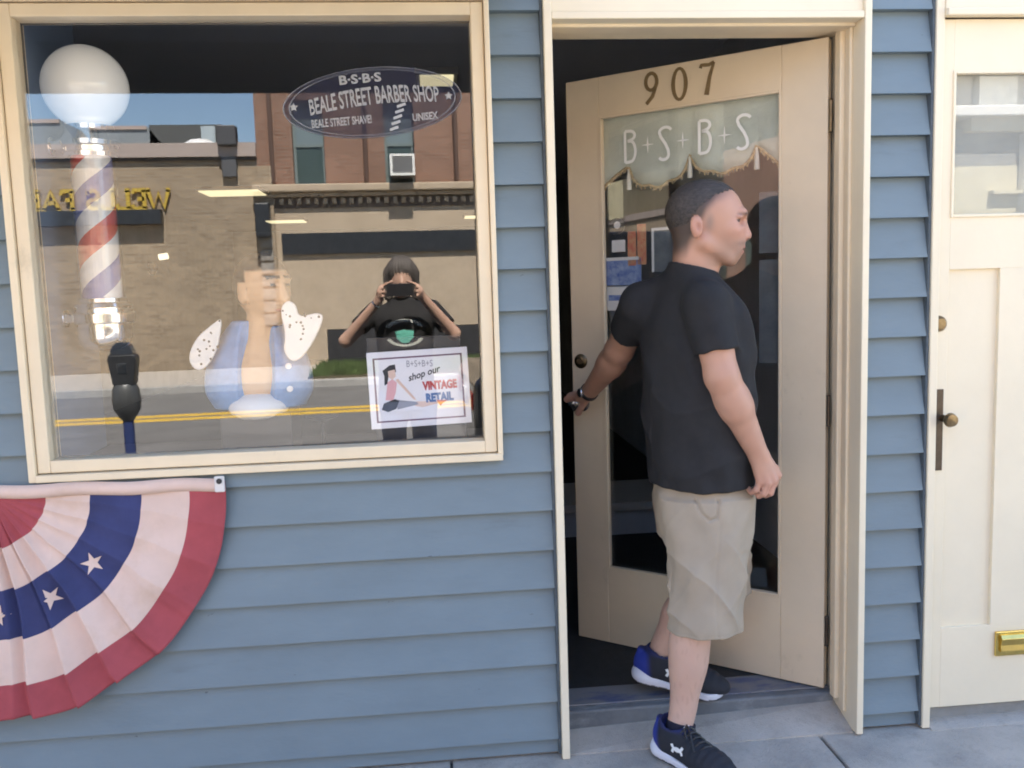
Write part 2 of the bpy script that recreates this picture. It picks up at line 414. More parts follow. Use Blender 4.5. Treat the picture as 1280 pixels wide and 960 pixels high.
# grass verge on the far side, beside the brown brick building
GR = mat('grass', (0.085, 0.125, 0.04), 0.8, var=0.35, vscale=3)
struct(bx('verge', mat('verge_earth', (0.10, 0.085, 0.05), 0.95), None, -1.7, 60, -16.4, -13.3, -0.2, 0.03))
n = 26000; bxs = np.c_[RNG.uniform(-1.7, 9.0, n), RNG.uniform(-16.3, -13.35, n)]; ang = RNG.uniform(0, 2*pi, n); hh = RNG.uniform(0.05, 0.17, n); ww = RNG.uniform(0.006, 0.014, n)
V = np.zeros((n, 3, 3)); V[:, 0, 0] = bxs[:, 0]-cos(0)*ww*np.cos(ang); V[:, 0, 1] = bxs[:, 1]-ww*np.sin(ang); V[:, 1, 0] = bxs[:, 0]+ww*np.cos(ang); V[:, 1, 1] = bxs[:, 1]+ww*np.sin(ang); V[:, :2, 2] = 0.02
V[:, 2, 0] = bxs[:, 0]+RNG.normal(0, 0.03, n); V[:, 2, 1] = bxs[:, 1]+RNG.normal(0, 0.03, n); V[:, 2, 2] = hh
g = mk('grass', V.reshape(-1, 3), np.arange(3*n).reshape(n, 3), GR); tag(g, 'short green grass on the verge in front of the brick building', 'grass', kind='stuff')

# ================================================================== the shop
shop = thing('shop_building', (0.9, 0.0, 0.0), 'blue clapboard storefront with cream trim, shop window and open cream entrance door', 'building')
E_ = 0.127; ZK = 2.35
def boards(x0, x1, za, zb):
    """lapped clapboards between heights za and zb"""
    k = -40
    while True:
        zt = ZK-E_*(k-1); zbm = ZK-E_*k; k += 1
        if zt <= za+0.004: break
        if zbm >= zb-0.004: continue
        a, b = max(zbm, za), min(zt, zb)
        def yy(z): t = (zt-z)/E_; return 0.020-0.028*t
        dz = RNG.uniform(-0.0012, 0.0012); bow = RNG.uniform(-0.0015, 0.0015)
        nseg = max(1, int((x1-x0)/0.12)); v = []; f = []
        for i in range(nseg+1):
            t = i/nseg; x = x0+(x1-x0)*t; q = bow*sin(pi*t)+0.0006*sin(9*x+k); dd = dz*(1 if a > za else 0)
            v += [(x, yy(a)+q, a+dd), (x, yy(b)+q, b+dz if b < zb else b), (x, 0.03, b), (x, 0.03, a+dd)]
        for i in range(nseg):
            p = 4*i; r = p+4
            f += [(p, r, r+1, p+1), (p+1, r+1, r+2, p+2), (p+2, r+2, r+3, p+3), (p+3, r+3, r, p)]
        f += [(0, 1, 2, 3), (4*nseg+3, 4*nseg+2, 4*nseg+1, 4*nseg)]
        mk('siding_board', v, f, SIDING, shop)
WX0, WX1, WZ0, WZ1 = -1.152, 0.154, 1.059, 2.338          # glass of the shop window
boards(-6.0, 0.3575, 0.012, 0.998)                          # below the window
boards(-6.0, -1.207, 0.998, 2.43)                          # left of it
boards(0.207, 0.3575, 0.998, 2.43)                          # between window and door
boards(-6.0, 0.367, 2.43, 2.86)
boards(1.386, 1.5885, 0.012, 2.86)                          # strip between the doors
EDGESHADE = mat('painted_edge_shade', (0.085, 0.105, 0.12), 0.8, var=0.2, vscale=20)  # strips added over the board ends, their dark colour stands in for shadow
for a_, b_ in ((0.358, 0.367), (1.589, 1.598)): bx('edge_shade_strip', EDGESHADE, shop, a_, b_, -0.0085, 0.02, 0.01, 2.86, bevel=0.002)
WALLB = mat('wall_sheathing', (0.2, 0.2, 0.2), 0.9)
W = lambda *d: bx('wall', WALLB, shop, *d)
W(-6, -1.19, 0.03, 0.13, -0.2, 2.5); W(-1.19, 0.18, 0.03, 0.13, -0.2, 1.01); W(0.18, 0.365, 0.03, 0.13, -0.2, 2.5); W(-6, 0.365, 0.03, 0.13, 2.4, 2.9)
W(1.388, 1.60, 0.03, 0.13, -0.2, 2.9); W(0.365, 1.388, 0.06, 0.13, 2.40, 2.9); W(1.60, 6, 0.09, 0.13, -0.2, 2.9)
bx('upper_wall', SIDING, shop, -6, 6, -0.002, 0.13, 2.86, 4.85)
bx('cornice', CREAM, shop, -6, 6, -0.14, 0.13, 4.85, 5.0, bevel=0.01)
# room behind
FLZ = 0.085
struct(bx('floor', MAT_FLOOR, None, -4.2, 1.75, 0.30, 17.0, -0.2, FLZ))
bx('ceiling', CEIL, shop, -4.2, 6, 0.13, 17, 2.9, 3.0)
bx('roof', WALLB, shop, -6, 6, 0.13, 17, 4.7, 4.8)
bx('inner_wall', DARK, shop, -4.3, -4.2, 0.13, 17, -0.2, 2.9); bx('inner_wall', DARK, shop, 1.75, 1.85, 0.13, 17, -0.2, 2.9); bx('inner_wall', DARK, shop, -4.3, 1.85, 17, 17.1, -0.2, 2.9)
bx('inner_wall', DARK, shop, 5.9, 6.0, 0.13, 17, -0.2, 5.4); bx('inner_wall', DARK, shop, -6.0, -5.9, 0.13, 17, -0.2, 5.4)

# ---- shop window
def ring(mb, x0, x1, z0, z1, w_, ya, yb):
    mb.box(x0, x0+w_, ya, yb, z0, z1); mb.box(x1-w_, x1, ya, yb, z0, z1); mb.box(x0+w_, x1-w_, ya, yb, z0, z0+w_); mb.box(x0+w_, x1-w_, ya, yb, z1-w_, z1)
mb = MB(); ring(mb, WX0-0.036, WX1+0.034, WZ0-0.036, WZ1+0.036, 0.037, -0.012, 0.075)
win = mb.build('window', CREAM, shop, bevel=0.003); win['label'] = 'cream framed shop window'
for d in ((-1.212, -1.190, 0.998, 2.43), (0.190, 0.206, 1.012, 2.43)):
    bx('window_casing', CREAM, win, d[0], d[1], -0.024, 0.03, d[2], d[3], bevel=0.003)
bx('window_casing', CREAM, win, -1.190, 0.190, -0.022, 0.03, 2.378, 2.43, bevel=0.003)
bx('window_sill', CREAM, win, -1.190, 0.2045, -0.030, 0.03, 0.998, 1.020, bevel=0.003)
T = radians(-1.2); GO = np.array([-0.5, 0.034, 0]); GU = np.array([cos(T), -sin(T), 0]); GN = np.array([-sin(T), -cos(T), 0]); UP = np.array([0, 0, 1.0])
GFR = (GO, GU, UP, GN)
mb = MB(); mb.prism([(WX0+0.498, WZ0-0.002), (WX1+0.5016, WZ0-0.002), (WX1+0.5016, WZ1+0.002), (WX0+0.498, WZ1+0.002)], (GO-GN*0.003, GU, UP, GN), 0.006)
mb.build('pane', GLASSW, win)
BEAD = mat('glazing_bead', (0.10, 0.085, 0.07), 0.6)
mb = MB(); ring(mb, WX0-0.004, WX1+0.004, WZ0-0.004, WZ1+0.004, 0.007, 0.052, 0.062); mb.build('glazing_bead', BEAD, win)

# oval sign printed on the glass
NAVYF = film('navy_film', (0.02, 0.025, 0.07), 0.26); WFILM = film('white_print', (0.62, 0.64, 0.66), 0.55)
DFR = (GO-GN*0.0036+GU*0.352+UP*2.098, GU, UP, -GN); OFR = (GO+GN*0.0040+GU*0.352+UP*2.098, GU, UP, GN)
oval = [(0.268*cos(2*pi*i/48), 0.103*sin(2*pi*i/48)+0.018*cos(2*pi*i/48)) for i in range(48)]
MB().prism(oval, OFR, 0.0004).build('window_decal', NAVYF, win)
def wp(o, a=0.0): return (o, GU*cos(a)+UP*sin(a), UP*cos(a)-GU*sin(a), GN)
D0 = GO+GN*0.0050+GU*0.352+UP*2.098
mb = MB()
for sc in (1.0, 0.93):
    for i in range(48):
        p, q = oval[i], oval[(i+1) % 48]
        mb.prism([(p[0]*sc, p[1]*sc), (q[0]*sc, q[1]*sc), (q[0]*(sc-0.014), q[1]*(sc-0.014)), (p[0]*(sc-0.014), p[1]*(sc-0.014))], wp(D0), 0.0003)
mb.build('decal_border', film('pale_print', (0.42, 0.45, 0.52), 0.35), win)
L = lambda body, x, z, size, xs, a, bold=0.0, warp=None, material=WFILM: text_mb(body, size, wp(D0+GU*x+UP*z, radians(a)), 0.0004, xs, bold, warp=warp).build('lettering', material, win)
L('B\u00b7S\u00b7B\u00b7S', -0.035, 0.058, 0.036, 1.25, 5, 0.0012)
L('BEALE STREET BARBER SHOP', 0.005, -0.008, 0.064, 0.475, 5.5, 0.0012, warp=lambda v: np.c_[v[:, 0], v[:, 1]*(1.0+0.12*np.cos(v[:, 0]*4))+0.05*np.cos(v[:, 0]*1.9)-0.045, v[:, 2]])
L('BEALE STREET SHAVE!', -0.095, -0.066, 0.033, 0.56, 4.5, 0.0008); L('UNISEX', 0.155, -0.052, 0.030, 0.75, 5, 0.0008)
def star2(cx, cz, r, rot=0.0, k=0.42): return [(cx+(r if i % 2 == 0 else r*k)*cos(rot+pi/2+i*pi/5), cz+(r if i % 2 == 0 else r*k)*sin(rot+pi/2+i*pi/5)) for i in range(10)]
for sx, sz in ((-0.235, -0.012), (0.228, 0.018)): MB().prism(star2(sx, sz, 0.014), wp(D0), 0.0004).build('decal_star', WFILM, win)
mb = MB()
for k in range(5): mb.prism([(0.048+0.006*k, -0.085+0.017*k), (0.074+0.006*k, -0.076+0.017*k), (0.072+0.006*k, -0.068+0.017*k), (0.046+0.006*k, -0.077+0.017*k)], wp(D0), 0.0004)
mb.build('decal_emblem', WFILM, win)

# ---- awning over the window
AWN = mat('navy_canvas', (0.30, 0.31, 0.33), 0.85, var=0.1, vscale=40, bump=0.1, bscale=300)
mb = MB(); AX0, AX1 = -3.2, 0.30
mb.add([(AX0, -0.01, 3.05), (AX1, -0.01, 3.05), (AX1, -1.0, 2.56), (AX0, -1.0, 2.56), (AX0, -0.01, 3.035), (AX1, -0.01, 3.035), (AX1, -0.99, 2.55), (AX0, -0.99, 2.55)],
       [(0, 3, 2, 1), (4, 5, 6, 7), (0, 1, 5, 4), (1, 2, 6, 5), (2, 3, 7, 6), (3, 0, 4, 7)])
aw = mb.build('awning', AWN, shop)
mb = MB().box(AX0, AX1, -1.006, -0.998, 2.352, 2.56); mb.build('awning_valance', AWN, aw)
for x in (AX0, AX1-0.006):
    MB().add([(x, -0.01, 3.04), (x, -0.998, 2.55), (x, -0.998, 2.352), (x, -0.01, 2.50), (x+0.006, -0.01, 3.04), (x+0.006, -0.998, 2.55), (x+0.006, -0.998, 2.352), (x+0.006, -0.01, 2.50)],
             [(0, 1, 2, 3), (7, 6, 5, 4), (0, 4, 5, 1), (1, 5, 6, 2), (2, 6, 7, 3), (3, 7, 4, 0)]).build('awning_side', AWN, aw)

# ---- entrance
JL, JR = 0.392, 1.362
bx('door_casing', CREAM2, shop, 0.367, JL, -0.026, 0.20, 0.0, 2.72, bevel=0.003)
bx('door_casing', CREAM2, shop, JR, 1.3845, -0.026, 0.20, 0.006, 2.72, bevel=0.003)
bx('header_board', CREAM2, shop, JL, JR, -0.012, 0.05, 2.343, 2.72, bevel=0.003)
bx('header_ledge', CREAM2, shop, JL, JR-0.001, -0.024, 0.06, 2.321, 2.342, bevel=0.003)
bx('header_moulding', CREAM, shop, JL, JR, 0.03, 0.10, 2.312, 2.40, bevel=0.006)
bx('door_head', CREAM, shop, JL, JR, 0.085, 0.20, 2.321, 2.42, bevel=0.004)
bx('door_stop', CREAM, shop, JR-0.012, JR, 0.05, 0.085, 0.05, 2.33, bevel=0.004); bx('door_stop', CREAM, shop, JR-0.026, JR, 0.087, 0.125, 0.08, 2.33, bevel=0.004)
bx('door_stop', CREAM, shop, JL, JL+0.014, 0.09, 0.13, 0.08, 2.32, bevel=0.004)
bx('door_step', STEPBLUE, shop, JL, JR, 0.142, 0.302, -0.2, 0.077, bevel=0.008)
bx('threshold', SILLBLUE, shop, JL, JR-0.002, 0.175, 0.32, 0.077, 0.0835, bevel=0.003)
# sloped concrete apron in the recess
struct(MB().add([(JL, 0.0, -0.05), (JR, 0.0, -0.05), (JR, 0.145, -0.05), (JL, 0.145, -0.05), (JL, 0.0, 0.0015), (JR, 0.0, 0.004), (JR, 0.145, 0.047), (JL, 0.145, 0.012)],
    [(0, 3, 2, 1), (4, 5, 6, 7), (0, 1, 5, 4), (1, 2, 6, 5), (2, 3, 7, 6), (3, 0, 4, 7)]).build('apron', CONC))

DA = radians(38.27); HINGE = np.array([1.327, 0.15, 0.0])
DU = np.array([-cos(DA), sin(DA), 0]); DN = np.array([-sin(DA), -cos(DA), 0])      # along the leaf from the hinge; outward normal
def dbox(mb, u0, u1, d0, d1, z0, z1):
    m2 = MB().box(u0, u1, d0, d1, z0, z1); m2.xf(lambda p: HINGE+DU*p[0]-DN*p[1]+UP*p[2]); return mb.add(m2.v, [q[::-1] for q in m2.f])
DW, DZ0, DZ1 = 0.985, 0.089, 2.312; gu0, gu1, gz0, gz1 = 0.153, 0.843, 0.398, 2.166
door = dbox(MB(), 0.0, gu0, 0, 0.042, DZ0, DZ1).build('door', DOORCREAM, shop, bevel=0.003); door['label'] = 'open cream glazed entrance door numbered 907'
dbox(MB(), gu1, DW, 0, 0.042, DZ0, DZ1).build('stile', DOORCREAM, door, bevel=0.003)
dbox(MB(), gu0, gu1, 0.0005, 0.0415, gz1, DZ1).build('top_rail', DOORCREAM, door, bevel=0.002)
dbox(MB(), gu0, gu1, 0.0005, 0.0415, DZ0, gz0).build('bottom_rail', DOORCREAM, door, bevel=0.002)
def dbead(u0, u1, z0, z1, wd, da, db, name, material):
    m2 = MB(); dbox(m2, u0, u0+wd, da, db, z0, z1); dbox(m2, u1-wd, u1, da, db, z0, z1); dbox(m2, u0+wd, u1-wd, da, db, z0, z0+wd); dbox(m2, u0+wd, u1-wd, da, db, z1-wd, z1)
    return m2.build(name, material, door, bevel=0.002)
dbead(gu0-0.001, gu1+0.001, gz0-0.001, gz1+0.001, 0.010, -0.003, 0.018, 'glazing_bead', DOORCREAM)
dbox(MB(), gu0-0.004, gu1+0.004, 0.020, 0.025, gz0-0.004, gz1+0.004).build('pane', GLASSD, door)
def dfr(u, z, d): return (HINGE+DU*u+UP*z-DN*d, -DU, UP, DN)
# numerals 907 (local x runs to the viewer's right)
nine = arc(0.026, 0.078, 0.022, 0.030, -60, 300, 16)+[(0.042, 0.055), (0.030, 0.025), (0.006, 0.001)]
zero = arc(0.028, 0.056, 0.024, 0.054, 0, 360, 22)
seven = [(0.002, 0.094), (0.006, 0.104), (0.016, 0.103), (0.034, 0.1015), (0.052, 0.108)]; sev2 = [(0.052, 0.108), (0.036, 0.062), (0.024, 0.0)]
for name_, lines, u, z in (('numeral', [(nine, 0.0125)], 0.652, 2.184), ('numeral', [(zero, [0.0145-0.004*abs(cos(2*pi*i/22+pi/2)) for i in range(23)])], 0.545, 2.182), ('numeral', [(seven, 0.0115), (sev2, [0.009, 0.012, 0.017])], 0.440, 2.186)):
    strokes(MB(), lines, dfr(u, z, 0.0), 0.01, 0.0035).build(name_, NUMER, door)
# B+S+B+S in white on the glass
Bst = [[(0, 0), (0, 0.115)], [(0, 0.115)]+arc(0.018, 0.098, 0.022, 0.017, 90, -60, 8)+[(0.010, 0.078)], [(0.010, 0.078)]+arc(0.022, 0.040, 0.020, 0.038, 80, -90, 10)+[(0.0, 0.0)]]
Sst = [arc(0.030, 0.098, 0.024, 0.018, 20, 180, 8)+[(0.012, 0.082), (0.030, 0.056), (0.040, 0.034)]+arc(0.022, 0.018, 0.020, 0.018, 0, -150, 8)]
def sparkle(r): return [([(-r, 0), (0, 0), (r, 0)], [0.0008, 0.007, 0.0008]), ([(0, -r*1.25), (0, 0), (0, r*1.25)], [0.0008, 0.007, 0.0008])]
GLW = film('white_glass_lettering', (0.86, 0.86, 0.82), 0.92)
for lines, u, z in ((Bst, 0.745, 1.986), (Sst, 0.612, 1.982), (Bst, 0.452, 1.988), (Sst, 0.318, 1.988)): strokes(MB(), lines, dfr(u, z, 0.0196), 0.0108, 0.0006).build('letter', GLW, door)
for u in (0.653, 0.515, 0.359): strokes(MB(), sparkle(0.024), dfr(u, 2.043, 0.0196), 0.007, 0.0006).build('sparkle', GLW, door)
# hinges, lock, knob
for z in (2.06, 1.08, 0.30):
    m2 = MB(); m2.lathe([(0.006, -0.05), (0.006, 0.05)], HINGE+UP*z+np.array([0.006, -0.006, 0]), n=10)
    for dz in (-0.054, 0.05): m2.lathe([(0.004, 0), (0.008, 0.002), (0.004, 0.006)], HINGE+UP*(z+dz)+np.array([0.006, -0.006, 0]), n=10)
    m2.build('hinge', BRONZE if z < 2 else OLDBRASS, door)
KP = HINGE+DU*0.944
MB().lathe([(0.028, 0.0), (0.029, 0.003), (0.025, 0.007), (0.013, 0.009), (0.012, 0.011), (0.0, 0.011)], KP+UP*1.232, DN, 24).build('deadbolt', OLDBRASS, door, smooth=True)
MB().lathe([(0.036, 0.0), (0.036, 0.004), (0.028, 0.007), (0.012, 0.010), (0.011, 0.034), (0.024, 0.042), (0.029, 0.055), (0.026, 0.068), (0.012, 0.074), (0, 0.0745)], KP+UP*1.066, DN, 28).build('knob', STEEL, door, smooth=True)
# stickers and papers stuck behind the glass
def paper(name_, u0, u1, z0, z1, material, d=0.0268): return dbox(MB(), u0, u1, d, d+0.0006, z0, z1).build(name_, material, door)
PAP = mat('paper', (0.62, 0.62, 0.6), 0.8); PBLUE = mat('blue_print', (0.05, 0.10, 0.32), 0.7, col2=(0.25, 0.33, 0.5), vscale=40); PRED = mat('red_print', (0.45, 0.09, 0.05), 0.7, col2=(0.50, 0.30, 0.14), vscale=35)
PGR = mat('grey_flyer_back', (0.10, 0.11, 0.115), 0.8, var=0.2, vscale=20)
MB().lathe([(0.033, 0), (0.033, 0.0006)], HINGE+DU*0.79+UP*1.752-DN*0.0272, DN, 24).build('sticker', BLACK, door)
st = MB().lathe([(0.014, 0), (0.014, 0.0004)], HINGE+DU*0.788+UP*1.757-DN*0.0264, DN, 14); st.box; st.build('sticker_emblem', PAP, door)
paper('sticker', 0.668, 0.705, 1.603, 1.755, PRED); paper('sticker', 0.71, 0.745, 1.60, 1.73, PRED); paper('sticker', 0.755, 0.812, 1.655, 1.70, PAP)
paper('flyer', 0.690, 0.838, 1.527, 1.63, PBLUE); paper('flyer', 0.72, 0.838, 1.43, 1.522, PAP, 0.0272); paper('flyer_band', 0.70, 0.838, 1.622, 1.634, PAP, 0.0262); paper('flyer_band', 0.73, 0.83, 1.468, 1.49, PBLUE, 0.0262)
mb = MB()
for a_ in ((0.56, 0.646, 1.727, 1.737), (0.637, 0.646, 1.573, 1.727)): dbox(mb, a_[0], a_[1], 0.0266, 0.0275, a_[2], a_[3])
mb.build('menu_border', PAP, door); paper('menu', 0.56, 0.636, 1.573, 1.727, PGR, 0.0280)
paper('flyer', 0.157, 0.238, 1.624, 1.834, PGR); paper('flyer', 0.157, 0.238, 1.237, 1.60, PGR)

# scalloped valance hung behind the door glass
val = thing('valance', HINGE+DU*0.5-DN*0.05+UP*1.87, 'scalloped pale grey green valance with fringe hung behind the entrance door glass', 'valance')
cusp = [(0.851, 1.893), (0.738, 1.968), (0.494, 1.990), (0.248, 1.996), (0.146, 1.905)]; low = [(None), (0.614, 1.872), (0.389, 1.900)]
edge = []
def quarter(a, b, bulge):
    out = []
    for i in range(14):
        t = i/14; u = a[0]+(b[0]-a[0])*t; z = a[1]+(b[1]-a[1])*t - bulge*((sin(pi*t)**0.5 if t > 0 else 0)*0.86+0.14*abs(sin(3*pi*t))); out.append((u, z))
    return out
edge = quarter(cusp[0], cusp[1], -0.012)+quarter(cusp[1], cusp[2], 0.094)+quarter(cusp[2], cusp[3], 0.080)+quarter(cusp[3], cusp[4], 0.0)+[cusp[4]]
VCL = mat('valance_cloth', (0.50, 0.535, 0.46), 0.85, var=0.06, vscale=14, bump=0.15, bscale=90); FRG = mat('tan_fringe', (0.42, 0.32, 0.18), 0.9, var=0.3, vscale=120)
v = []; f = []
for i, (u, z) in enumerate(edge):
    for j in range(6):
        zz = z+(2.20-z)*j/5; dd = 0.036+0.0035*sin(u*55)*(1-j/6); v.append(HINGE+DU*u+UP*zz-DN*dd)
for i in range(len(edge)-1):
    for j in range(5): f.append((6*i+j, 6*(i+1)+j, 6*(i+1)+j+1, 6*i+j+1))
o = mk('cloth', v, f, VCL, val, smooth=True); sm = o.modifiers.new('thick', 'SOLIDIFY'); sm.thickness = 0.002
mb = MB(); mb.tube([HINGE+DU*u+UP*z-DN*(0.034) for u, z in edge], 0.0055, 6)
for i, (u, z) in enumerate(edge):
    for q in range(2):
        uu = u+RNG.uniform(-0.006, 0.006); mb.tube([HINGE+DU*uu+UP*z-DN*0.033, HINGE+DU*(uu+RNG.uniform(-0.004, 0.004))+UP*(z-0.014)-DN*0.033], [0.003, 0.0012], 5)
mb.build('fringe', FRG, val)
for c in cusp[1:4]:
    MB().lathe([(0.003, 0.0), (0.006, -0.006), (0.005, -0.012), (0.008, -0.03), (0.010, -0.075), (0.009, -0.078)], HINGE+DU*c[0]+UP*(c[1]-0.004)-DN*0.033, n=10).build('tassel', mat('cream_tassel', (0.66, 0.64, 0.55), 0.8, bump=0.5, bscale=400), val, smooth=True)

# ---- second door
bx('trim_board', CREAM2, shop, 1.598, 1.625, -0.016, 0.085, 0.004, 2.72, bevel=0.003)
bx('header_board', CREAM2, shop, 1.625, 3.0, -0.020, 0.09, 2.345, 2.72, bevel=0.003); bx('header_ledge', CREAM2, shop, 1.625, 3.0, -0.034, 0.0, 2.325, 2.348, bevel=0.004)
bx('trim_board', CREAM2, shop, 2.58, 2.66, -0.026, 0.085, 0.0, 2.34, bevel=0.003)
bx('upper_wall', SIDING, shop, 2.662, 6, 0.0, 0.089, -0.1, 2.86)
sd = thing_part = bx('side_door', CREAM2, shop, 1.627, 1.668, 0.020, 0.065, 0.066, 2.322, bevel=0.002); sd['label'] = 'closed cream panelled side door with brass letter slot'
SD = lambda nm, *d: bx(nm, CREAM2, sd, *d, bevel=0.001)
SD('stile', 2.50, 2.578, 0.020, 0.065, 0.066, 2.322); SD('top_rail', 1.668, 2.50, 0.0205, 0.0645, 2.163, 2.322); SD('lock_rail', 1.668, 2.50, 0.0205, 0.0645, 1.545, 1.712); SD('bottom_rail', 1.668, 2.50, 0.0205, 0.0645, 0.066, 0.345)
SD('mullion', 1.842, 1.97, 0.0205, 0.0645, 0.345, 1.545); SD('mullion', 2.20, 2.32, 0.0205, 0.0645, 0.345, 1.545)
for a_, b_ in ((1.668, 1.842), (1.97, 2.20), (2.32, 2.50)): bx('panel', CREAM2, sd, a_, b_, 0.034, 0.06, 0.345, 1.545)
mb = MB(); ring(mb, 1.666, 2.502, 1.710, 2.165, 0.009, 0.015, 0.04); mb.build('glazing_bead', CREAM2, sd, bevel=0.002)
bx('pane', GLASS2, sd, 1.667, 2.501, 0.034, 0.039, 1.711, 2.164)
bx('blind', mat('pale_blind', (0.33, 0.33, 0.29), 0.8, var=0.05), sd, 1.669, 2.499, 0.056, 0.060, 1.713, 2.162)
MB().lathe([(0.026, 0), (0.025, 0.005), (0.017, 0.014), (0.0, 0.015)], (1.636, 0.020, 1.372), (0, -1, 0), 24).build('deadbolt', OLDBRASS, sd, smooth=True)
bx('lock_plate', BRONZE, sd, 1.6325, 1.656, 0.016, 0.020, 0.888, 1.158, bevel=0.0015)
MB().lathe([(0.012, 0), (0.010, 0.02), (0.018, 0.03), (0.0235, 0.042), (0.019, 0.055), (0.0, 0.058)], (1.655, 0.016, 1.062), (0, -1, 0), 24).build('knob', OLDBRASS, sd, smooth=True)
ms = bx('letter_slot', BRASS, sd, 1.858, 2.12, 0.010, 0.020, 0.236, 0.322, bevel=0.003)
mb = MB(); mb.prism([(0.0, 0.252), (-0.010, 0.256), (-0.007, 0.276), (-0.014, 0.300), (-0.006, 0.312), (0.0, 0.312)], ((1.872, 0.010, 0), (0, 1, 0), (0, 0, 1), (1, 0, 0)), 0.234)
mb.build('letter_flap', BRASS, sd, bevel=0.001)
sd.location.y -= 0.018
bx('step', mat('grey_step_concrete', (0.27, 0.27, 0.26), 0.9, var=0.15, vscale=8, bump=0.3, bscale=80), shop, 1.626, 2.9, 0.03, 0.09, -0.1, 0.050)
struct(MB().add([(1.626, -0.03, -0.02), (2.9, -0.03, -0.02), (2.9, 0.035, -0.02), (1.626, 0.035, -0.02), (1.626, -0.03, 0.0015), (2.9, -0.03, 0.0015), (2.9, 0.035, 0.020), (1.626, 0.035, 0.014)],
    [(0, 3, 2, 1), (4, 5, 6, 7), (0, 1, 5, 4), (1, 2, 6, 5), (2, 3, 7, 6), (3, 0, 4, 7)]).build('apron', CONC))
# ================================================================== shop window display and room
bx('display_ledge', mat('dark_ledge_wood', (0.06, 0.05, 0.045), 0.4, var=0.2, vscale=12), shop, -1.20, 0.182, 0.13, 0.62, 0.955, 1.0)
bx('ledge_front', DARK, shop, -1.20, 0.182, 0.58, 0.62, 0.085, 0.955)
bx('reveal_panel', mat('blue_grey_reveal', (0.13, 0.18, 0.27), 0.6), shop, -1.235, -1.205, 0.13, 0.60, 1.0, 2.9)
bx('soffit_panel', DARK, shop, -1.235, 0.2, 0.13, 0.5, 2.50, 2.54)
def lampbox(x0, x1, y0, y1, lab, z=2.9):
    t = thing('ceiling_light', ((x0+x1)/2, (y0+y1)/2, z), lab, 'light', 'fluorescent lights on the shop ceiling')
    bx('housing', WALLB, t, x0-0.03, x1+0.03, y0-0.03, y1+0.03, z-0.04, z); bx('diffuser', mat('lit_diffuser', (0.8, 0.8, 0.7), 0.5, emit=(1.0, 0.88, 0.52), estr=0.13), t, x0, x1, y0, y1, z-0.055, z-0.038)
lampbox(-0.01, 0.20, 2.95, 3.2, 'lit fluorescent ceiling light showing above the oval window sign'); lampbox(-2.85, -2.12, 8.85, 9.45, 'lit fluorescent ceiling light deep in the room behind the barber pole')
lampbox(-2.9, -2.24, 13.7, 14.2, 'small far lit ceiling light over the bust in the window'); lampbox(0.7, 0.98, 13.7, 14.2, 'small far lit ceiling light at the window edge beside the sign')
lt = thing('wall_lamp', (-2.55, 6.0, 1.75), 'small lit wall lamp glowing deep in the room beside the barber pole', 'lamp')
MB().tube([(-2.55, 6.0, 1.92), (-2.47, 6.0, 1.93)], 0.03, 10).build('bulb', mat('lit_bulb', (1, 1, 1), 0.5, emit=(1.0, 0.86, 0.6), estr=0.2), lt); MB().lathe([(0.02, 0), (0.05, 0.06), (0.03, 0.12)], (-2.62, 6.0, 1.75), n=12).build('bracket', OLDBRASS, lt)
# counter inside the room, its pale edge shows through the door gap
ct = thing('counter', (0.4, 2.4, FLZ), 'dark counter with a pale edge inside the shop behind the door', 'counter')
bx('cabinet', DARK, ct, -1.2, 1.55, 2.2, 2.7, FLZ, 0.24); bx('counter_top', mat('pale_counter_edge', (0.42, 0.41, 0.38), 0.5), ct, -1.22, 1.57, 2.15, 2.72, 0.24, 0.285)

# ---- barber pole
bp = thing('barber_pole', (-1.075, 0.31, 1.36), 'chrome barber pole with red, white and blue stripes and white globe', 'barber pole')
PC = np.array([-1.075, 0.31, 0])
STR = bpy.data.materials.new('spiral_stripes'); STR.use_nodes = True
t_ = STR.node_tree; b_ = t_.nodes['Principled BSDF']; b_.inputs['Roughness'].default_value = 0.35
tc = t_.nodes.new('ShaderNodeTexCoord'); sx = t_.nodes.new('ShaderNodeSeparateXYZ'); t_.links.new(tc.outputs['Object'], sx.inputs[0])
at2 = t_.nodes.new('ShaderNodeMath'); at2.operation = 'ARCTAN2'; t_.links.new(sx.outputs['Y'], at2.inputs[0]); t_.links.new(sx.outputs['X'], at2.inputs[1])
k1 = t_.nodes.new('ShaderNodeMath'); k1.operation = 'MULTIPLY_ADD'; k1.inputs[1].default_value = -1/(2*pi); t_.links.new(at2.outputs[0], k1.inputs[0])
k2 = t_.nodes.new('ShaderNodeMath'); k2.operation = 'MULTIPLY_ADD'; k2.inputs[1].default_value = 1/0.305; k2.inputs[2].default_value = 0.135; t_.links.new(sx.outputs['Z'], k2.inputs[0]); t_.links.new(k2.outputs[0], k1.inputs[2])
fr_ = t_.nodes.new('ShaderNodeMath'); fr_.operation = 'FRACT'; t_.links.new(k1.outputs[0], fr_.inputs[0])
rp = t_.nodes.new('ShaderNodeValToRGB'); rp.color_ramp.interpolation = 'CONSTANT'; t_.links.new(fr_.outputs[0], rp.inputs[0])
cols_ = [(0.0, (0.62, 0.10, 0.08)), (0.26, (0.80, 0.79, 0.78)), (0.5, (0.12, 0.15, 0.42)), (0.76, (0.80, 0.79, 0.78))]
for i, (p_, c_) in enumerate(cols_):
    e_ = rp.color_ramp.elements[i] if i < 2 else rp.color_ramp.elements.new(p_)
    e_.position = p_; e_.color = (*c_, 1)
t_.links.new(rp.outputs[0], b_.inputs['Base Color'])
MB().lathe([(0.062, 1.49), (0.062, 2.0)], PC, n=40).build('striped_cylinder', STR, bp, smooth=False)
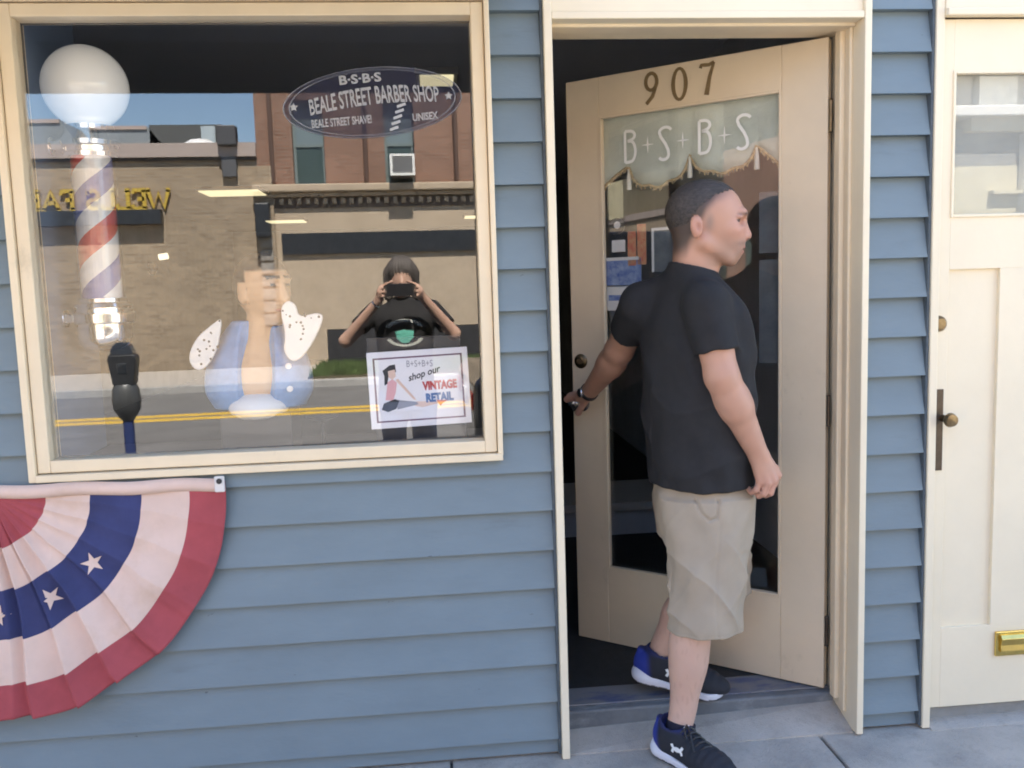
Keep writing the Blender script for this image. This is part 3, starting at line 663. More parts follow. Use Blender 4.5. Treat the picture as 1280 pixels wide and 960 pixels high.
MB().lathe([(0.070, 1.49), (0.070, 2.0)], PC, n=40).build('glass_tube', GLASSD, bp, smooth=False)
MB().lathe([(0.060, 1.985), (0.082, 1.990), (0.084, 2.003), (0.077, 2.008), (0.077, 2.020), (0.086, 2.026), (0.090, 2.040), (0.080, 2.062), (0.074, 2.075), (0.078, 2.088), (0.070, 2.098), (0, 2.10)], PC, n=40).build('top_collar', CHROME, bp, smooth=True)
MB().lathe([(0.0, 1.365), (0.05, 1.368), (0.076, 1.385), (0.085, 1.41), (0.084, 1.455), (0.096, 1.46), (0.097, 1.488), (0.088, 1.494), (0.086, 1.504), (0.090, 1.510), (0.086, 1.522), (0.076, 1.526), (0.075, 1.538), (0.066, 1.542), (0, 1.543)], PC, n=40).build('base_cup', CHROME, bp, smooth=True)
MB().lathe([(0.05*1, 2.088)]+[(0.131*sin(a), 2.212-0.131*cos(a)) for a in np.linspace(0.42, pi-0.01, 26)], PC, n=40).build('globe', mat('opal_glass', (0.86, 0.85, 0.83), 0.12, coat=0.5, emit=(1.0, 0.95, 0.88), estr=0.028), bp, smooth=True)  # faint glow added to brighten the globe
for z in (1.475, 2.03):
    mb = MB(); mb.box(-1.205, -1.15, 0.29, 0.33, z-0.014, z+0.014); mb.lathe([(0.03, 0), (0.03, 0.012), (0.012, 0.02)], (-1.205, 0.31, z), (1, 0, 0), 16); mb.build('wall_bracket', CHROME, bp, bevel=0.002)

# ---- bust on a plinth
bu = thing('display_bust', (-0.585, 0.30, 1.0), 'painted display bust in a blue jacket with wide white dotted collar', 'bust')
bx('plinth', BLACK, bu, -0.70, -0.47, 0.20, 0.40, 1.0, 1.145, bevel=0.004)
fd = Field((-0.80, 0.14, 1.14), (-0.36, 0.46, 1.70), 0.005)
BY = radians(-50); BF = np.array([-sin(BY), -cos(BY), 0]); BS = np.array([cos(BY), -sin(BY), 0]); BM = np.array([BS, BF, UP]); BH = np.array([-0.552, 0.30, 1.555]); bp_ = lambda s_, f_, u: BH+BS*s_+BF*f_+UP*u
fd.add(ell(bp_(0, -0.012, 0.014), (0.084, 0.104, 0.106), BM), 0.01); fd.add(cone(bp_(0, 0.040, -0.03), bp_(0, 0.050, -0.085), 0.055, 0.040), 0.03); fd.add(cone(bp_(0, 0.090, 0.0), bp_(0, 0.103, -0.035), 0.010, 0.016), 0.012)
fd.add(ell(bp_(0, 0.090, -0.072), (0.026, 0.012, 0.007), BM), 0.006); fd.add(ell(bp_(0, 0.072, 0.032), (0.060, 0.02, 0.012), BM), 0.012)
for q in (-1, 1): fd.sub(ell(bp_(q*0.03, 0.09, 0.010), (0.018, 0.012, 0.009), BM), 0.008); fd.add(ell(bp_(q*0.03, 0.076, 0.009), (0.013, 0.010, 0.008), BM), 0.003); fd.add(ell(bp_(q*0.078, -0.012, -0.015), (0.012, 0.022, 0.036), BM), 0.006)
fd.add(cone((-0.545, 0.31, 1.50), (-0.575, 0.31, 1.36), 0.058, 0.064), 0.02); fd.add(ell((-0.585, 0.29, 1.25), (0.10, 0.075, 0.13)), 0.03)
V, F = fd.nets()
bs, bf, bu_ = (V-BH)@BS, (V-BH)@BF, (V-BH)[:, 2]
hairm = sst(0, 0.010, np.maximum(bu_-0.052, np.minimum(bu_+0.055, 0.018-bf-0.2*np.abs(bu_))))*(bu_ > -0.06)*~((np.abs(bs) > 0.068) & (bu_ < 0.022) & (bf > -0.03) & (bf < 0.012))
col = np.tile(np.array([0.60, 0.37, 0.21]), (len(V), 1)); brow = (np.abs(bu_-0.034) < 0.006) & (bf > 0.05) & (np.abs(np.abs(bs)-0.032) < 0.024); eye = (((np.abs(bs)-0.03)/0.012)**2+((bu_-0.009)/0.0055)**2 < 1) & (bf > 0.05)
lip = ((bs/0.027)**2+((bu_+0.072)/0.007)**2 < 1) & (bf > 0.06)
col[brow | eye] = (0.07, 0.045, 0.03); col[lip] = (0.42, 0.17, 0.12); col = col*(1-hairm[:, None])+np.array([0.045, 0.03, 0.02])*hairm[:, None]
mk('figure', V, F, vcmat('painted_plaster', 0.4), bu, smooth=True, cols=col)
fd = Field((-0.80, 0.12, 1.12), (-0.36, 0.48, 1.52), 0.005)
fd.add(loft([(1.16, -0.585, 0.30, 0.150, 0.095, 0), (1.22, -0.585, 0.30, 0.178, 0.105, 0), (1.32, -0.585, 0.305, 0.165, 0.10, 0), (1.40, -0.583, 0.31, 0.120, 0.085, 0), (1.45, -0.58, 0.315, 0.085, 0.07, 0)]), 0.01)
fd.sub(cone((-0.583, 0.17, 1.12), (-0.568, 0.215, 1.46), 0.060, 0.062), 0.008)
V, F = fd.nets(); mk('jacket', V, F, mat('blue_jacket_paint', (0.11, 0.25, 0.50), 0.45, var=0.15, vscale=14), bu, smooth=True)
fd = Field((-0.80, 0.14, 1.13), (-0.36, 0.46, 1.26), 0.005); fd.add(ell((-0.583, 0.255, 1.165), (0.098, 0.09, 0.05)), 0.004); V, F = fd.nets(); mk('shirt_front', V, F, mat('white_shirt_paint', (0.78, 0.78, 0.78), 0.5), bu, smooth=True)
WCOL = mat('white_collar', (0.76, 0.75, 0.72), 0.55)
def round_(p):
    for _ in range(2): p = [q for i in range(len(p)) for a, b in ((p[i], p[(i+1) % len(p)]),) for q in ((a[0]*.75+b[0]*.25, a[1]*.75+b[1]*.25), (a[0]*.25+b[0]*.75, a[1]*.25+b[1]*.75))]
    return p
for pts in ([(-0.672, 1.465), (-0.695, 1.452), (-0.765, 1.40), (-0.795, 1.325), (-0.755, 1.285), (-0.70, 1.345)], [(-0.475, 1.40), (-0.49, 1.485), (-0.465, 1.515), (-0.437, 1.50), (-0.432, 1.455), (-0.37, 1.472), (-0.345, 1.455), (-0.405, 1.345), (-0.455, 1.305), (-0.488, 1.345)]):
    pts = round_(pts)
    cw = MB().prism(pts[::-1] if sum((pts[i][0]*pts[(i+1) % len(pts)][1]-pts[(i+1) % len(pts)][0]*pts[i][1]) for i in range(len(pts))) < 0 else pts, ((0, 0.225, 0), (1, 0, 0), (0, 0, 1), (0, -1, 0)), 0.012).build('collar_wing', WCOL, bu, bevel=0.004)
    cxm = sum(p[0] for p in pts)/len(pts); czm = sum(p[1] for p in pts)/len(pts); mb = MB()
    for k in range(16): mb.lathe([(RNG.uniform(0.0025, 0.005), 0), (0.002, 0.0008)], (cxm+RNG.normal(0, 0.025), 0.213, czm+RNG.normal(-0.01, 0.03)), (0, -1, 0), 6)
    mb.build('collar_stud', BLACK, cw)
for z in (1.225, 1.30): MB().lathe([(0.010, 0), (0.010, 0.006), (0, 0.007)], (-0.47, 0.205, z), (0, -1, 0), 12).build('button', WCOL, bu)

# ---- card sign on its stand
sg = thing('retail_sign', (-0.047, 0.11, 1.0), 'white card sign reading vintage retail with a seated woman drawing', 'sign')
bx('stand', BLACK, sg, -0.19, 0.10, 0.10, 0.30, 1.0, 1.098, bevel=0.003)
bx('backing_board', BLACK, sg, -0.21, 0.09, 0.135, 0.15, 1.098, 1.385)
SA = radians(1.6); SUx = np.array([cos(SA), 0, sin(SA)]); SVx = np.array([-sin(SA), 0.05, cos(SA)]); SNx = np.array([0, -1, 0.0]); S0 = np.array([-0.047, 0.10, 1.222])
def sfr(d): return (S0+SNx*d, SUx, SVx, SNx)
rect = lambda x0, x1, y0, y1: [(x0, y0), (x1, y0), (x1, y1), (x0, y1)]
MB().prism(rect(-0.160, 0.160, -0.122, 0.122), sfr(0.0), 0.004).build('card', mat('white_card', (0.80, 0.78, 0.80), 0.6), sg)
PURP = mat('purple_ink', (0.16, 0.075, 0.12), 0.7); mb = MB()
for r_ in (rect(-0.142, 0.142, 0.098, 0.103), rect(-0.142, 0.142, -0.103, -0.098), rect(-0.142, -0.136, -0.098, 0.098), rect(0.136, 0.142, -0.098, 0.098)): mb.prism(r_, sfr(0.0041), 0.0004)
mb.build('border', PURP, sg)
INK = mat('black_ink', (0.03, 0.03, 0.035), 0.7); REDI = mat('red_ink', (0.50, 0.06, 0.06), 0.7); BLUI = mat('blue_ink', (0.06, 0.14, 0.32), 0.7); GRYI = mat('grey_ink', (0.28, 0.28, 0.31), 0.7); SKI = mat('skin_ink', (0.72, 0.52, 0.42), 0.7); PNK = mat('pink_ink', (0.74, 0.40, 0.42), 0.7)
def SL(body, x, y, size, xs, a, material, bold=0.0, shear=0.0):
    A = radians(a); u_ = SUx*cos(A)+SVx*sin(A); v_ = SVx*cos(A)-SUx*sin(A)
    text_mb(body, size, (S0+SNx*0.0043+SUx*x+SVx*y, u_, v_, SNx), 0.0004, xs, bold, warp=lambda v: np.c_[v[:, 0]+shear*v[:, 1], v[:, 1], v[:, 2]]).build('lettering', material, sg)
SL('B+S+B+S', 0.005, 0.068, 0.030, 0.75, -2, GRYI); SL('shop our', 0.018, 0.036, 0.030, 0.95, 14, INK, 0.0006, 0.35); SL('VINTAGE', 0.066, -0.006, 0.036, 0.72, 1, REDI, 0.0022); SL('RETAIL', 0.062, -0.045, 0.036, 0.78, 1, BLUI, 0.0022)
fig = ((INK, [(-0.113, 0.062), (-0.090, 0.078), (-0.072, 0.080), (-0.070, 0.055), (-0.092, 0.058), (-0.100, 0.020), (-0.110, 0.015), (-0.108, 0.045)], 0.0042), (SKI, [(-0.096, 0.060), (-0.074, 0.064), (-0.072, 0.042), (-0.084, 0.032), (-0.095, 0.040)], 0.0044),
       (PNK, [(-0.100, 0.024), (-0.084, 0.034), (-0.070, 0.022), (-0.076, -0.010), (-0.086, -0.034), (-0.110, -0.032), (-0.104, -0.002)], 0.0043), (SKI, [(-0.074, 0.030), (-0.066, 0.034), (-0.018, -0.028), (-0.012, -0.038), (-0.022, -0.034)], 0.0045),
       (INK, [(-0.124, -0.062), (-0.116, -0.042), (-0.080, -0.030), (-0.066, -0.036), (-0.078, -0.062), (-0.104, -0.070)], 0.0044), (GRYI, [(-0.080, -0.032), (-0.010, -0.044), (-0.006, -0.052), (-0.074, -0.064)], 0.0043), (SKI, [(-0.012, -0.042), (0.054, -0.046), (0.060, -0.052), (0.006, -0.062), (-0.018, -0.056)], 0.0043), (REDI, [(0.052, -0.042), (0.088, -0.044), (0.070, -0.054), (0.064, -0.062), (0.058, -0.054)], 0.0045))
for m_, p_, d_ in fig:
    ar = sum((p_[i][0]*p_[(i+1) % len(p_)][1]-p_[(i+1) % len(p_)][0]*p_[i][1]) for i in range(len(p_)))
    MB().prism(p_ if ar > 0 else p_[::-1], sfr(d_), 0.0003).build('drawing', m_, sg)
ds = thing('pedestal_dish', (-0.385, 0.32, 1.0), 'small dark round dish on a thin stem beside the bust', 'dish')
MB().lathe([(0.035, 0), (0.034, 0.006), (0.006, 0.012), (0.006, 0.095), (0.02, 0.10), (0.056, 0.112), (0.058, 0.118), (0.02, 0.108), (0, 0.107)], (-0.385, 0.32, 1.0), n=24).build('dish', BLACK, ds, smooth=True)

# ================================================================== bunting under the window
bn = thing('bunting', (-1.335, -0.03, 0.28), 'faded red, white and blue pleated fan bunting hung below the shop window', 'bunting')
BC = (-1.335, 0.978); RINGS = [0.0, 0.170, 0.295, 0.445, 0.585, 0.692]
def pleat(r, th):
    """how far a point of the fan stands out from the wall"""
    d = np.degrees(th)
    dens = 30.0*th+2.2*np.sin(2.3*th)
    A = 0.007+0.030*np.exp(-((d-95)/30.0)**2)+0.008*np.exp(-((d-30)/14)**2)
    fold = 1-np.abs(np.sin(0.5*dens+0.45*np.sin(r*6)))**0.9
    s_ = sst(0.02, 0.22, r)
    cross = 0.020*(1-np.abs(np.sin(r*9.5-th*3.0))**0.8)*sst(0.10, 0.3, r)*np.exp(-((d-42)/26)**2)+0.008*np.sin(r*33+th*4)*sst(0.15, 0.35, r)*np.exp(-((d-22)/16)**2)
    ph = (d+3*np.sin(r*7))/11.5; fr = ph-np.floor(ph); saw = np.where(fr < 0.86, fr/0.86, (1-fr)/0.14)
    return 0.022+A*fold*s_*0.6+cross+0.020*sst(0.2, 0.7, r)*np.sin(th)+0.034*saw**1.4*sst(0.03, 0.25, r)*sst(30, 62, d)*sst(150, 118, d)
def fanpt(r, th, off=0.0):
    rr = r*(1+0.016*np.sin(15*th+1.4*np.sin(2.3*th)+1.0)*np.exp(-((np.degrees(th)-90)/45)**2)+0.010*np.sin(4*th))
    sag = -0.012*np.sin(th)*r
    return np.stack([BC[0]+rr*np.cos(th), -(pleat(r, th)+off), BC[1]-rr*np.sin(th)+sag], -1)
rs = []
for a, b in zip(RINGS[:-1], RINGS[1:]): rs += list(np.linspace(a, b, 14)[:-1])
rs.append(RINGS[-1]); rs = np.array(rs); ths = np.linspace(0.0, pi, 420)
Rg, Tg = np.meshgrid(rs, ths, indexing='ij'); V = fanpt(Rg, Tg).reshape(-1, 3); nT = len(ths); I, J = np.meshgrid(np.arange(len(rs)-1), np.arange(nT-1), indexing='ij')
F = np.stack([I*nT+J, (I+1)*nT+J, (I+1)*nT+J+1, I*nT+J+1], -1).reshape(-1, 4)
mi = np.searchsorted(RINGS, (rs[:-1]+rs[1:])/2)-1; mi = np.repeat(np.array([0, 1, 2, 1, 0])[mi], nT-1)
FRED = mat('faded_red_cotton', (0.36, 0.065, 0.075), 0.85, var=0.12, vscale=9, bump=0.12, bscale=500); FWHT = mat('faded_white_cotton', (0.70, 0.515, 0.43), 0.85, var=0.06, vscale=7, bump=0.12, bscale=500); FBLU = mat('navy_cotton', (0.035, 0.042, 0.13), 0.85, var=0.15, vscale=9, bump=0.12, bscale=500)
grime(FWHT, (0.55, 0.36, 0.24), 4.0, 0.55, 0.75, (1, 1, 1), 0.5)
fan = mk('fan', V, F, None, bn, smooth=True, mats=[FRED, FWHT, FBLU], midx=mi); fan.modifiers.new('cloth', 'SOLIDIFY').thickness = 0.0012
v = []; f = []
for i in range(60):
    x = -2.03+(0.0+1.376)*i/59; zt = 0.998+0.006*sin(i*0.5)*0.4-0.010*(x+1.335)/0.68+0.0; y_ = -0.024-0.004*sin(i*0.55)
    for zz, yy in ((zt, y_), (zt-0.020, y_-0.006), (zt-0.040, y_-0.004)): v.append((x, yy-0.004, zz))
for i in range(59):
    for j in range(2): f.append((3*i+j, 3*i+j+1, 3*i+j+4, 3*i+j+3))
hs = mk('header_strap', v, f, FWHT, bn, smooth=True); hs.modifiers.new('cloth', 'SOLIDIFY').thickness = 0.003
MB().box(-0.672, -0.642, -0.040, -0.028, 0.945, 0.994).build('corner_patch', mat('white_webbing', (0.70, 0.66, 0.62), 0.8), bn, bevel=0.004)
MB().lathe([(0.006, 0), (0.0085, 0.002), (0.0085, 0.004), (0.0045, 0.005)], (-0.656, -0.040, 0.980), (0, -1, 0), 16).build('grommet', BLACK, bn)
for k, th0 in enumerate((38, 62, 87, 112, 138)):
    pts = []
    for i in range(10):
        rr = 0.034 if i % 2 == 0 else 0.013; a = i*pi/5+k*0.5; pts.append((rr*cos(a), rr*sin(a)))
    v = []; f = []
    c_r, c_t = 0.368, radians(th0)
    base = [(0, 0)]+[(p[0]*s_, p[1]*s_) for s_ in (0.5, 1.0) for p in pts]
    for (a, b) in base: v.append(fanpt(np.array(c_r+a), np.array(c_t+b/c_r), 0.0035))
    for i in range(10): j = (i+1) % 10; f += [(0, 1+i, 1+j), (1+i, 11+i, 11+j, 1+j)]
    mk('star', v, f, FWHT, bn)

# ================================================================== street furniture and vehicles
def parking_meter(x, y):
    t = thing('parking_meter', (x, y, 0), 'dark parking meter with domed head standing at the kerb', 'parking meter')
    IRON = mat('dark_meter_enamel', (0.035, 0.038, 0.045), 0.35, var=0.2, vscale=15)
    MB().lathe([(0.06, 0), (0.06, 0.015), (0.036, 0.02), (0.036, 0.74)], (x, y, 0), n=18).build('post', mat('blue_post_paint', (0.03, 0.05, 0.16), 0.5), t, smooth=False)
    MB().lathe([(0.036, 0.70), (0.06, 0.73), (0.088, 0.78), (0.095, 0.84), (0.088, 0.92), (0.07, 0.955)], (x, y, 0), n=20).build('coin_vault', mat('grey_meter_enamel', (0.10, 0.105, 0.11), 0.4, metal=0.3), t, smooth=True)
    h_ = MB(); h_.prism([(-0.07, 0.95), (0.07, 0.95), (0.095, 1.13), (0.085, 1.16), (-0.085, 1.16), (-0.095, 1.13)], ((x, y+0.055, 0), (1, 0, 0), (0, 0, 1), (0, -1, 0)), 0.11); h_.build('meter_head', IRON, t, bevel=0.012)
    d_ = MB(); d_.prism([(-0.075, 1.155)]+[(0.075*cos(a), 1.155+0.085*sin(a)) for a in np.linspace(0, pi, 14)][::1], ((x, y+0.045, 0), (1, 0, 0), (0, 0, 1), (0, -1, 0)), 0.09) if False else d_.prism([(0.075*cos(a), 1.16+0.085*sin(a)) for a in np.linspace(0, pi, 14)], ((x, y+0.045, 0), (1, 0, 0), (0, 0, 1), (0, -1, 0)), 0.09)
    d_.build('display_dome', mat('dome_glass', (0.05, 0.06, 0.08), 0.08, coat=0.6), t, bevel=0.004)
    bx('coin_plate', STEEL, t, x-0.03, x+0.03, y+0.055, y+0.060, 1.03, 1.10, bevel=0.002)
parking_meter(-1.965, -3.52)

def vehicle(name, label, cat, x0, y0, L_, W_, prof, roof, paint, tyre_r, zg=-0.12):
    """side profile prof and cabin outline roof in metres from the rear bumper; the side towards the shop is at y0"""
    t = thing(name, (x0+L_/2, y0-W_/2, zg), label, cat)
    FRm = lambda y, : ((x0, y, zg), (1, 0, 0), (0, 0, 1), (0, -1, 0))
    MB().prism(prof, FRm(y0), W_).build('body', paint, t, bevel=0.06, seg=3, smooth=False)
    ins = 0.12; cx_ = sum(p[0] for p in roof)/len(roof); zb = min(p[1] for p in roof); zt = max(p[1] for p in roof)
    v = []; k = len(roof)
    for sgn, yb in ((0, y0-0.03), (1, y0-W_+0.03)):
        for p in roof: v.append((x0+p[0], yb+(1 if sgn else -1)*ins*(p[1]-zb)/(zt-zb), zg+p[1]))
    f = [tuple(range(k)), tuple(range(k, 2*k))[::-1]]+[((i+1) % k, i, i+k, (i+1) % k+k) for i in range(k)]
    cab = mk('cabin', v, f, paint, t, bevel=0.04, seg=3)
    GL = mat('tinted_car_glass', (0.012, 0.014, 0.016), 0.06, spec=0.8)
    for sgn in (0, 1):
        for a, b in ((0.08, 0.47), (0.53, 0.93)):
            # side window quads inside the cabin outline
            def edge_x(z, left):
                xs = []
                for i in range(k):
                    p, q = roof[i], roof[(i+1) % k]
                    if (p[1]-z)*(q[1]-z) <= 0 and p[1] != q[1]: xs.append(p[0]+(q[0]-p[0])*(z-p[1])/(q[1]-p[1]))
                return min(xs) if left else max(xs)
            zl, zh = zb+0.07, zt-0.09; pts = []
            for z, fr2 in ((zl, a), (zl, b), (zh, b), (zh, a)):
                xl, xr = edge_x(z, True), edge_x(z, False); yb = (y0-0.03-ins*(z-zb)/(zt-zb)) if not sgn else (y0-W_+0.03+ins*(z-zb)/(zt-zb)); pts.append((x0+xl+(xr-xl)*fr2, yb+(0.004 if not sgn else -0.004), zg+z))
            v = pts+[(p[0], p[1]-(0.02 if not sgn else -0.02), p[2]) for p in pts]
            mk('side_window', v, [(0, 1, 2, 3), (7, 6, 5, 4), (0, 4, 5, 1), (1, 5, 6, 2), (2, 6, 7, 3), (3, 7, 4, 0)], GL, t)
    for end in (0, 1):
        ex = (lambda z: min(p[0]+(q[0]-p[0])*(z-p[1])/(q[1]-p[1]) for p, q in zip(roof, roof[1:]+roof[:1]) if p[1] != q[1] and (p[1]-z)*(q[1]-z) <= 0)) if end == 0 else (lambda z: max(p[0]+(q[0]-p[0])*(z-p[1])/(q[1]-p[1]) for p, q in zip(roof, roof[1:]+roof[:1]) if p[1] != q[1] and (p[1]-z)*(q[1]-z) <= 0))
        zl, zh = zb+0.06, zt-0.10; d_ = -0.005 if end == 0 else 0.005
        v = [(x0+ex(zl)+d_, y0-0.14, zg+zl), (x0+ex(zl)+d_, y0-W_+0.14, zg+zl), (x0+ex(zh)+d_, y0-W_+0.24, zg+zh), (x0+ex(zh)+d_, y0-0.24, zg+zh)]; v += [(p[0]-4*d_, p[1], p[2]) for p in v]
        mk('windscreen', v, [(0, 1, 2, 3), (7, 6, 5, 4), (0, 4, 5, 1), (1, 5, 6, 2), (2, 6, 7, 3), (3, 7, 4, 0)], GL, t)
    for wx in (0.78, L_-0.86):
        for yy, s_ in ((y0+0.01, 1), (y0-W_-0.01, -1)):
            wh = MB().lathe([(tyre_r*0.62, 0), (tyre_r*0.93, 0.0), (tyre_r, 0.03), (tyre_r, 0.19), (tyre_r*0.9, 0.22)], (x0+wx, yy, zg+tyre_r), (0, -s_, 0), 28).build('wheel', RUBBER, t)
            MB().lathe([(tyre_r*0.62, 0.01), (tyre_r*0.55, 0.02), (tyre_r*0.2, 0.03), (0, 0.02)], (x0+wx, yy, zg+tyre_r), (0, -s_, 0), 20).build('rim', STEEL, wh)
    zl = sorted(p[1] for p in prof)[-1]-0.22
    for yy in (y0-0.10, y0-W_+0.34):
        bx('tail_light', mat('red_lens', (0.35, 0.01, 0.01), 0.15), t, x0-0.012, x0+0.05, yy-0.24, yy, zg+zl-0.08, zg+zl+0.06, bevel=0.01); bx('headlight', mat('clear_lens', (0.7, 0.7, 0.7), 0.1), t, x0+L_-0.05, x0+L_+0.012, yy-0.24, yy, zg+zl-0.14, zg+zl, bevel=0.01)
    bx('number_plate', PAP, t, x0-0.016, x0+0.02, y0-W_/2-0.15, y0-W_/2+0.15, zg+zl-0.10, zg+zl+0.04)
BLKP = mat('black_car_paint', (0.012, 0.013, 0.016), 0.25, coat=0.8); BLUEP = mat('dark_blue_van_paint', (0.010, 0.013, 0.022), 0.3, coat=0.6)
vehicle('parked_car', 'black car parked at the kerb behind the photographer', 'car', 0.48, -4.05, 4.5, 1.78, [(0.0, 0.32), (0.05, 0.22), (4.45, 0.22), (4.5, 0.35), (4.48, 0.72), (3.5, 0.92), (0.1, 0.98), (0.0, 0.9)], [(0.35, 0.94), (3.45, 0.90), (2.6, 1.42), (1.1, 1.46)], BLKP, 0.32)
vehicle('added_van', 'dark blue van at the kerb, added to darken the reflection in the door glass', 'van', -14.2, -4.05, 5.4, 2.0, [(0.0, 0.35), (0.05, 0.25), (5.35, 0.25), (5.4, 0.4), (5.38, 1.05), (4.7, 1.25), (0.0, 1.4)], [(0.02, 1.36), (4.7, 1.24), (4.05, 2.55), (0.06, 2.62)], BLUEP, 0.36)  # van added out of view to keep the door glass reflection dark

# ================================================================== across the street
def brickmat(name, c1, c2, mortar, sc_):
    M = bpy.data.materials.new(name); M.use_nodes = True; t = M.node_tree; b = t.nodes['Principled BSDF']; b.inputs['Roughness'].default_value = 0.9
    geo = t.nodes.new('ShaderNodeNewGeometry'); mp = t.nodes.new('ShaderNodeMapping'); mp.inputs['Rotation'].default_value = (radians(90), 0, 0); t.links.new(geo.outputs['Position'], mp.inputs[0])
    br = t.nodes.new('ShaderNodeTexBrick'); br.inputs['Color1'].default_value = (*c1, 1); br.inputs['Color2'].default_value = (*c2, 1); br.inputs['Mortar'].default_value = (*mortar, 1)
    br.inputs['Scale'].default_value = sc_; br.inputs['Mortar Size'].default_value = 0.012; br.inputs['Brick Width'].default_value = 0.22; br.inputs['Row Height'].default_value = 0.075; br.inputs['Bias'].default_value = 0.0
    t.links.new(mp.outputs[0], br.inputs[0])
    n_ = t.nodes.new('ShaderNodeTexNoise'); n_.inputs['Scale'].default_value = 0.7; t.links.new(geo.outputs['Position'], n_.inputs['Vector']); mx = t.nodes.new('ShaderNodeMix'); mx.data_type = 'RGBA'; mx.blend_type = 'MULTIPLY'; mx.inputs[0].default_value = 0.5
    t.links.new(br.outputs[0], mx.inputs[6]); t.links.new(n_.outputs['Fac'], mx.inputs[7]); t.links.new(mx.outputs[2], b.inputs['Base Color'])
    return M
TANB = brickmat('tan_brick', (0.47, 0.355, 0.235), (0.33, 0.245, 0.165), (0.40, 0.34, 0.26), 1.0); BRNB = brickmat('brown_brick', (0.36, 0.19, 0.13), (0.27, 0.14, 0.095), (0.30, 0.22, 0.17), 1.0)
STONE = mat('tan_stone', (0.44, 0.355, 0.26), 0.9, var=0.08, vscale=2, bump=0.2, bscale=30); CAPM = mat('metal_coping', (0.36, 0.30, 0.27), 0.6); DKG = mat('dark_sign_panel', (0.022, 0.025, 0.03), 0.4)
FY = -16.5
tb = thing('tan_brick_building', (-32, FY-4, 0), 'low tan brick building with gold lettering across the street', 'building')
bx('wall', TANB, tb, -62, -2.8, FY-8, FY, -0.3, 4.36); bx('coping', CAPM, tb, -62, -2.80, FY-8.1, FY+0.12, 4.40, 4.68); bx('coping_gutter', mat('dark_gutter', (0.06, 0.05, 0.045), 0.6), tb, -62, -2.80, FY-8, FY+0.06, 4.34, 4.40)
SIGNG = mat('gold_letters', (0.62, 0.42, 0.07), 0.35, metal=0.4)
SER = {'W': [[(0, 1), (.28, 0), (.55, .85), (.82, 0), (1.1, 1)], [(-.08, 1), (.12, 1)], [(.98, 1), (1.18, 1)]], 'E': [[(.1, 0), (.1, 1)], [(0, 1), (.66, 1), (.68, .8)], [(0, 0), (.68, 0), (.72, .22)], [(.1, .52), (.46, .52)]],
       'L': [[(.12, 0), (.12, 1)], [(0, 1), (.26, 1)], [(0, 0), (.66, 0), (.7, .25)]], 'S': [arc(.34, .74, .27, .25, 20, 250, 12)+arc(.34, .26, .29, .25, 70, -160, 12), [(.6, .78), (.62, .98)], [(.05, .22), (.03, .02)]],
       'F': [[(.12, 0), (.12, 1)], [(0, 1), (.66, 1), (.68, .78)], [(0, 0), (.27, 0)], [(.12, .52), (.48, .52)]], 'A': [[(.05, 0), (.42, 1), (.82, 0)], [(.2, .36), (.65, .36)], [(-.06, 0), (.16, 0)], [(.7, 0), (.94, 0)]],
       'R': [[(.12, 0), (.12, 1)], [(.0, 1), (.35, 1)]+arc(.38, .76, .26, .24, 80, -80, 8)+[(.12, .5)], [(.36, .5), (.72, 0), (.84, 0)], [(0, 0), (.27, 0)]], 'G': [arc(.46, .5, .42, .5, 40, 330, 18)+[(.84, .42)], [(.6, .42), (.98, .42)]], 'O': [arc(.46, .5, .42, .5, 0, 360, 24)]}
ADV = {'W': 1.22, 'E': .84, 'L': .8, 'S': .78, 'F': .8, 'A': .98, 'R': .94, 'G': 1.06, 'O': 1.04, ' ': .55}
cx_ = 0.0; H_ = 0.37
for ch in 'WELLS FARGO':
    if ch != ' ': strokes(MB(), [([(cx_+p[0]*H_, p[1]*H_) for p in ln]) for ln in SER[ch]], ((-4.60, FY+0.03, 3.38), (-1, 0, 0), (0, 0, 1), (0, 1, 0)), 0.080, 0.05).build('letter', SIGNG, tb)
    cx_ += ADV[ch]*H_
bx('canopy', DKG, tb, -8.2, -4.75, FY, FY+0.25, 3.05, 3.34); bx('pier', TANB, tb, -2.80, -2.5, FY-0.3, FY+0.10, -0.2, 4.2)
mb = MB(); mb.box(-3.53, -3.15, FY, FY+0.30, 4.60, 5.0); tl = mb.build('floodlight', mat('dark_grey_metal', (0.09, 0.09, 0.095), 0.5, metal=0.5), tb, bevel=0.02); bx('lamp_bracket', mat('grey_metal', (0.12, 0.12, 0.125), 0.5, metal=0.5), tb, -3.50, -3.20, FY, FY+0.12, 3.98, 4.60, bevel=0.02)
ru = thing('rooftop_unit', (-4.2, -18.4, 4.36), 'dark louvred rooftop plant box with white dome above the tan wall', 'rooftop unit')
bx('housing', mat('dark_louvre', (0.07, 0.075, 0.075), 0.6), ru, -5.25, -3.7, -19.0, -17.9, 4.36, 5.32); bx('end_panel', mat('pale_panel', (0.35, 0.42, 0.46), 0.5), ru, -4.15, -3.85, -17.9, -17.86, 4.8, 5.28)
MB().lathe([(0.45, 0), (0.40, 0.1), (0.2, 0.22), (0, 0.25)], (-4.1, -17.4, 4.68), n=20).build('dome', mat('white_dome', (0.7, 0.7, 0.7), 0.5), ru, smooth=True)
GRF = mat('grey_roof', (0.20, 0.23, 0.25), 0.7)
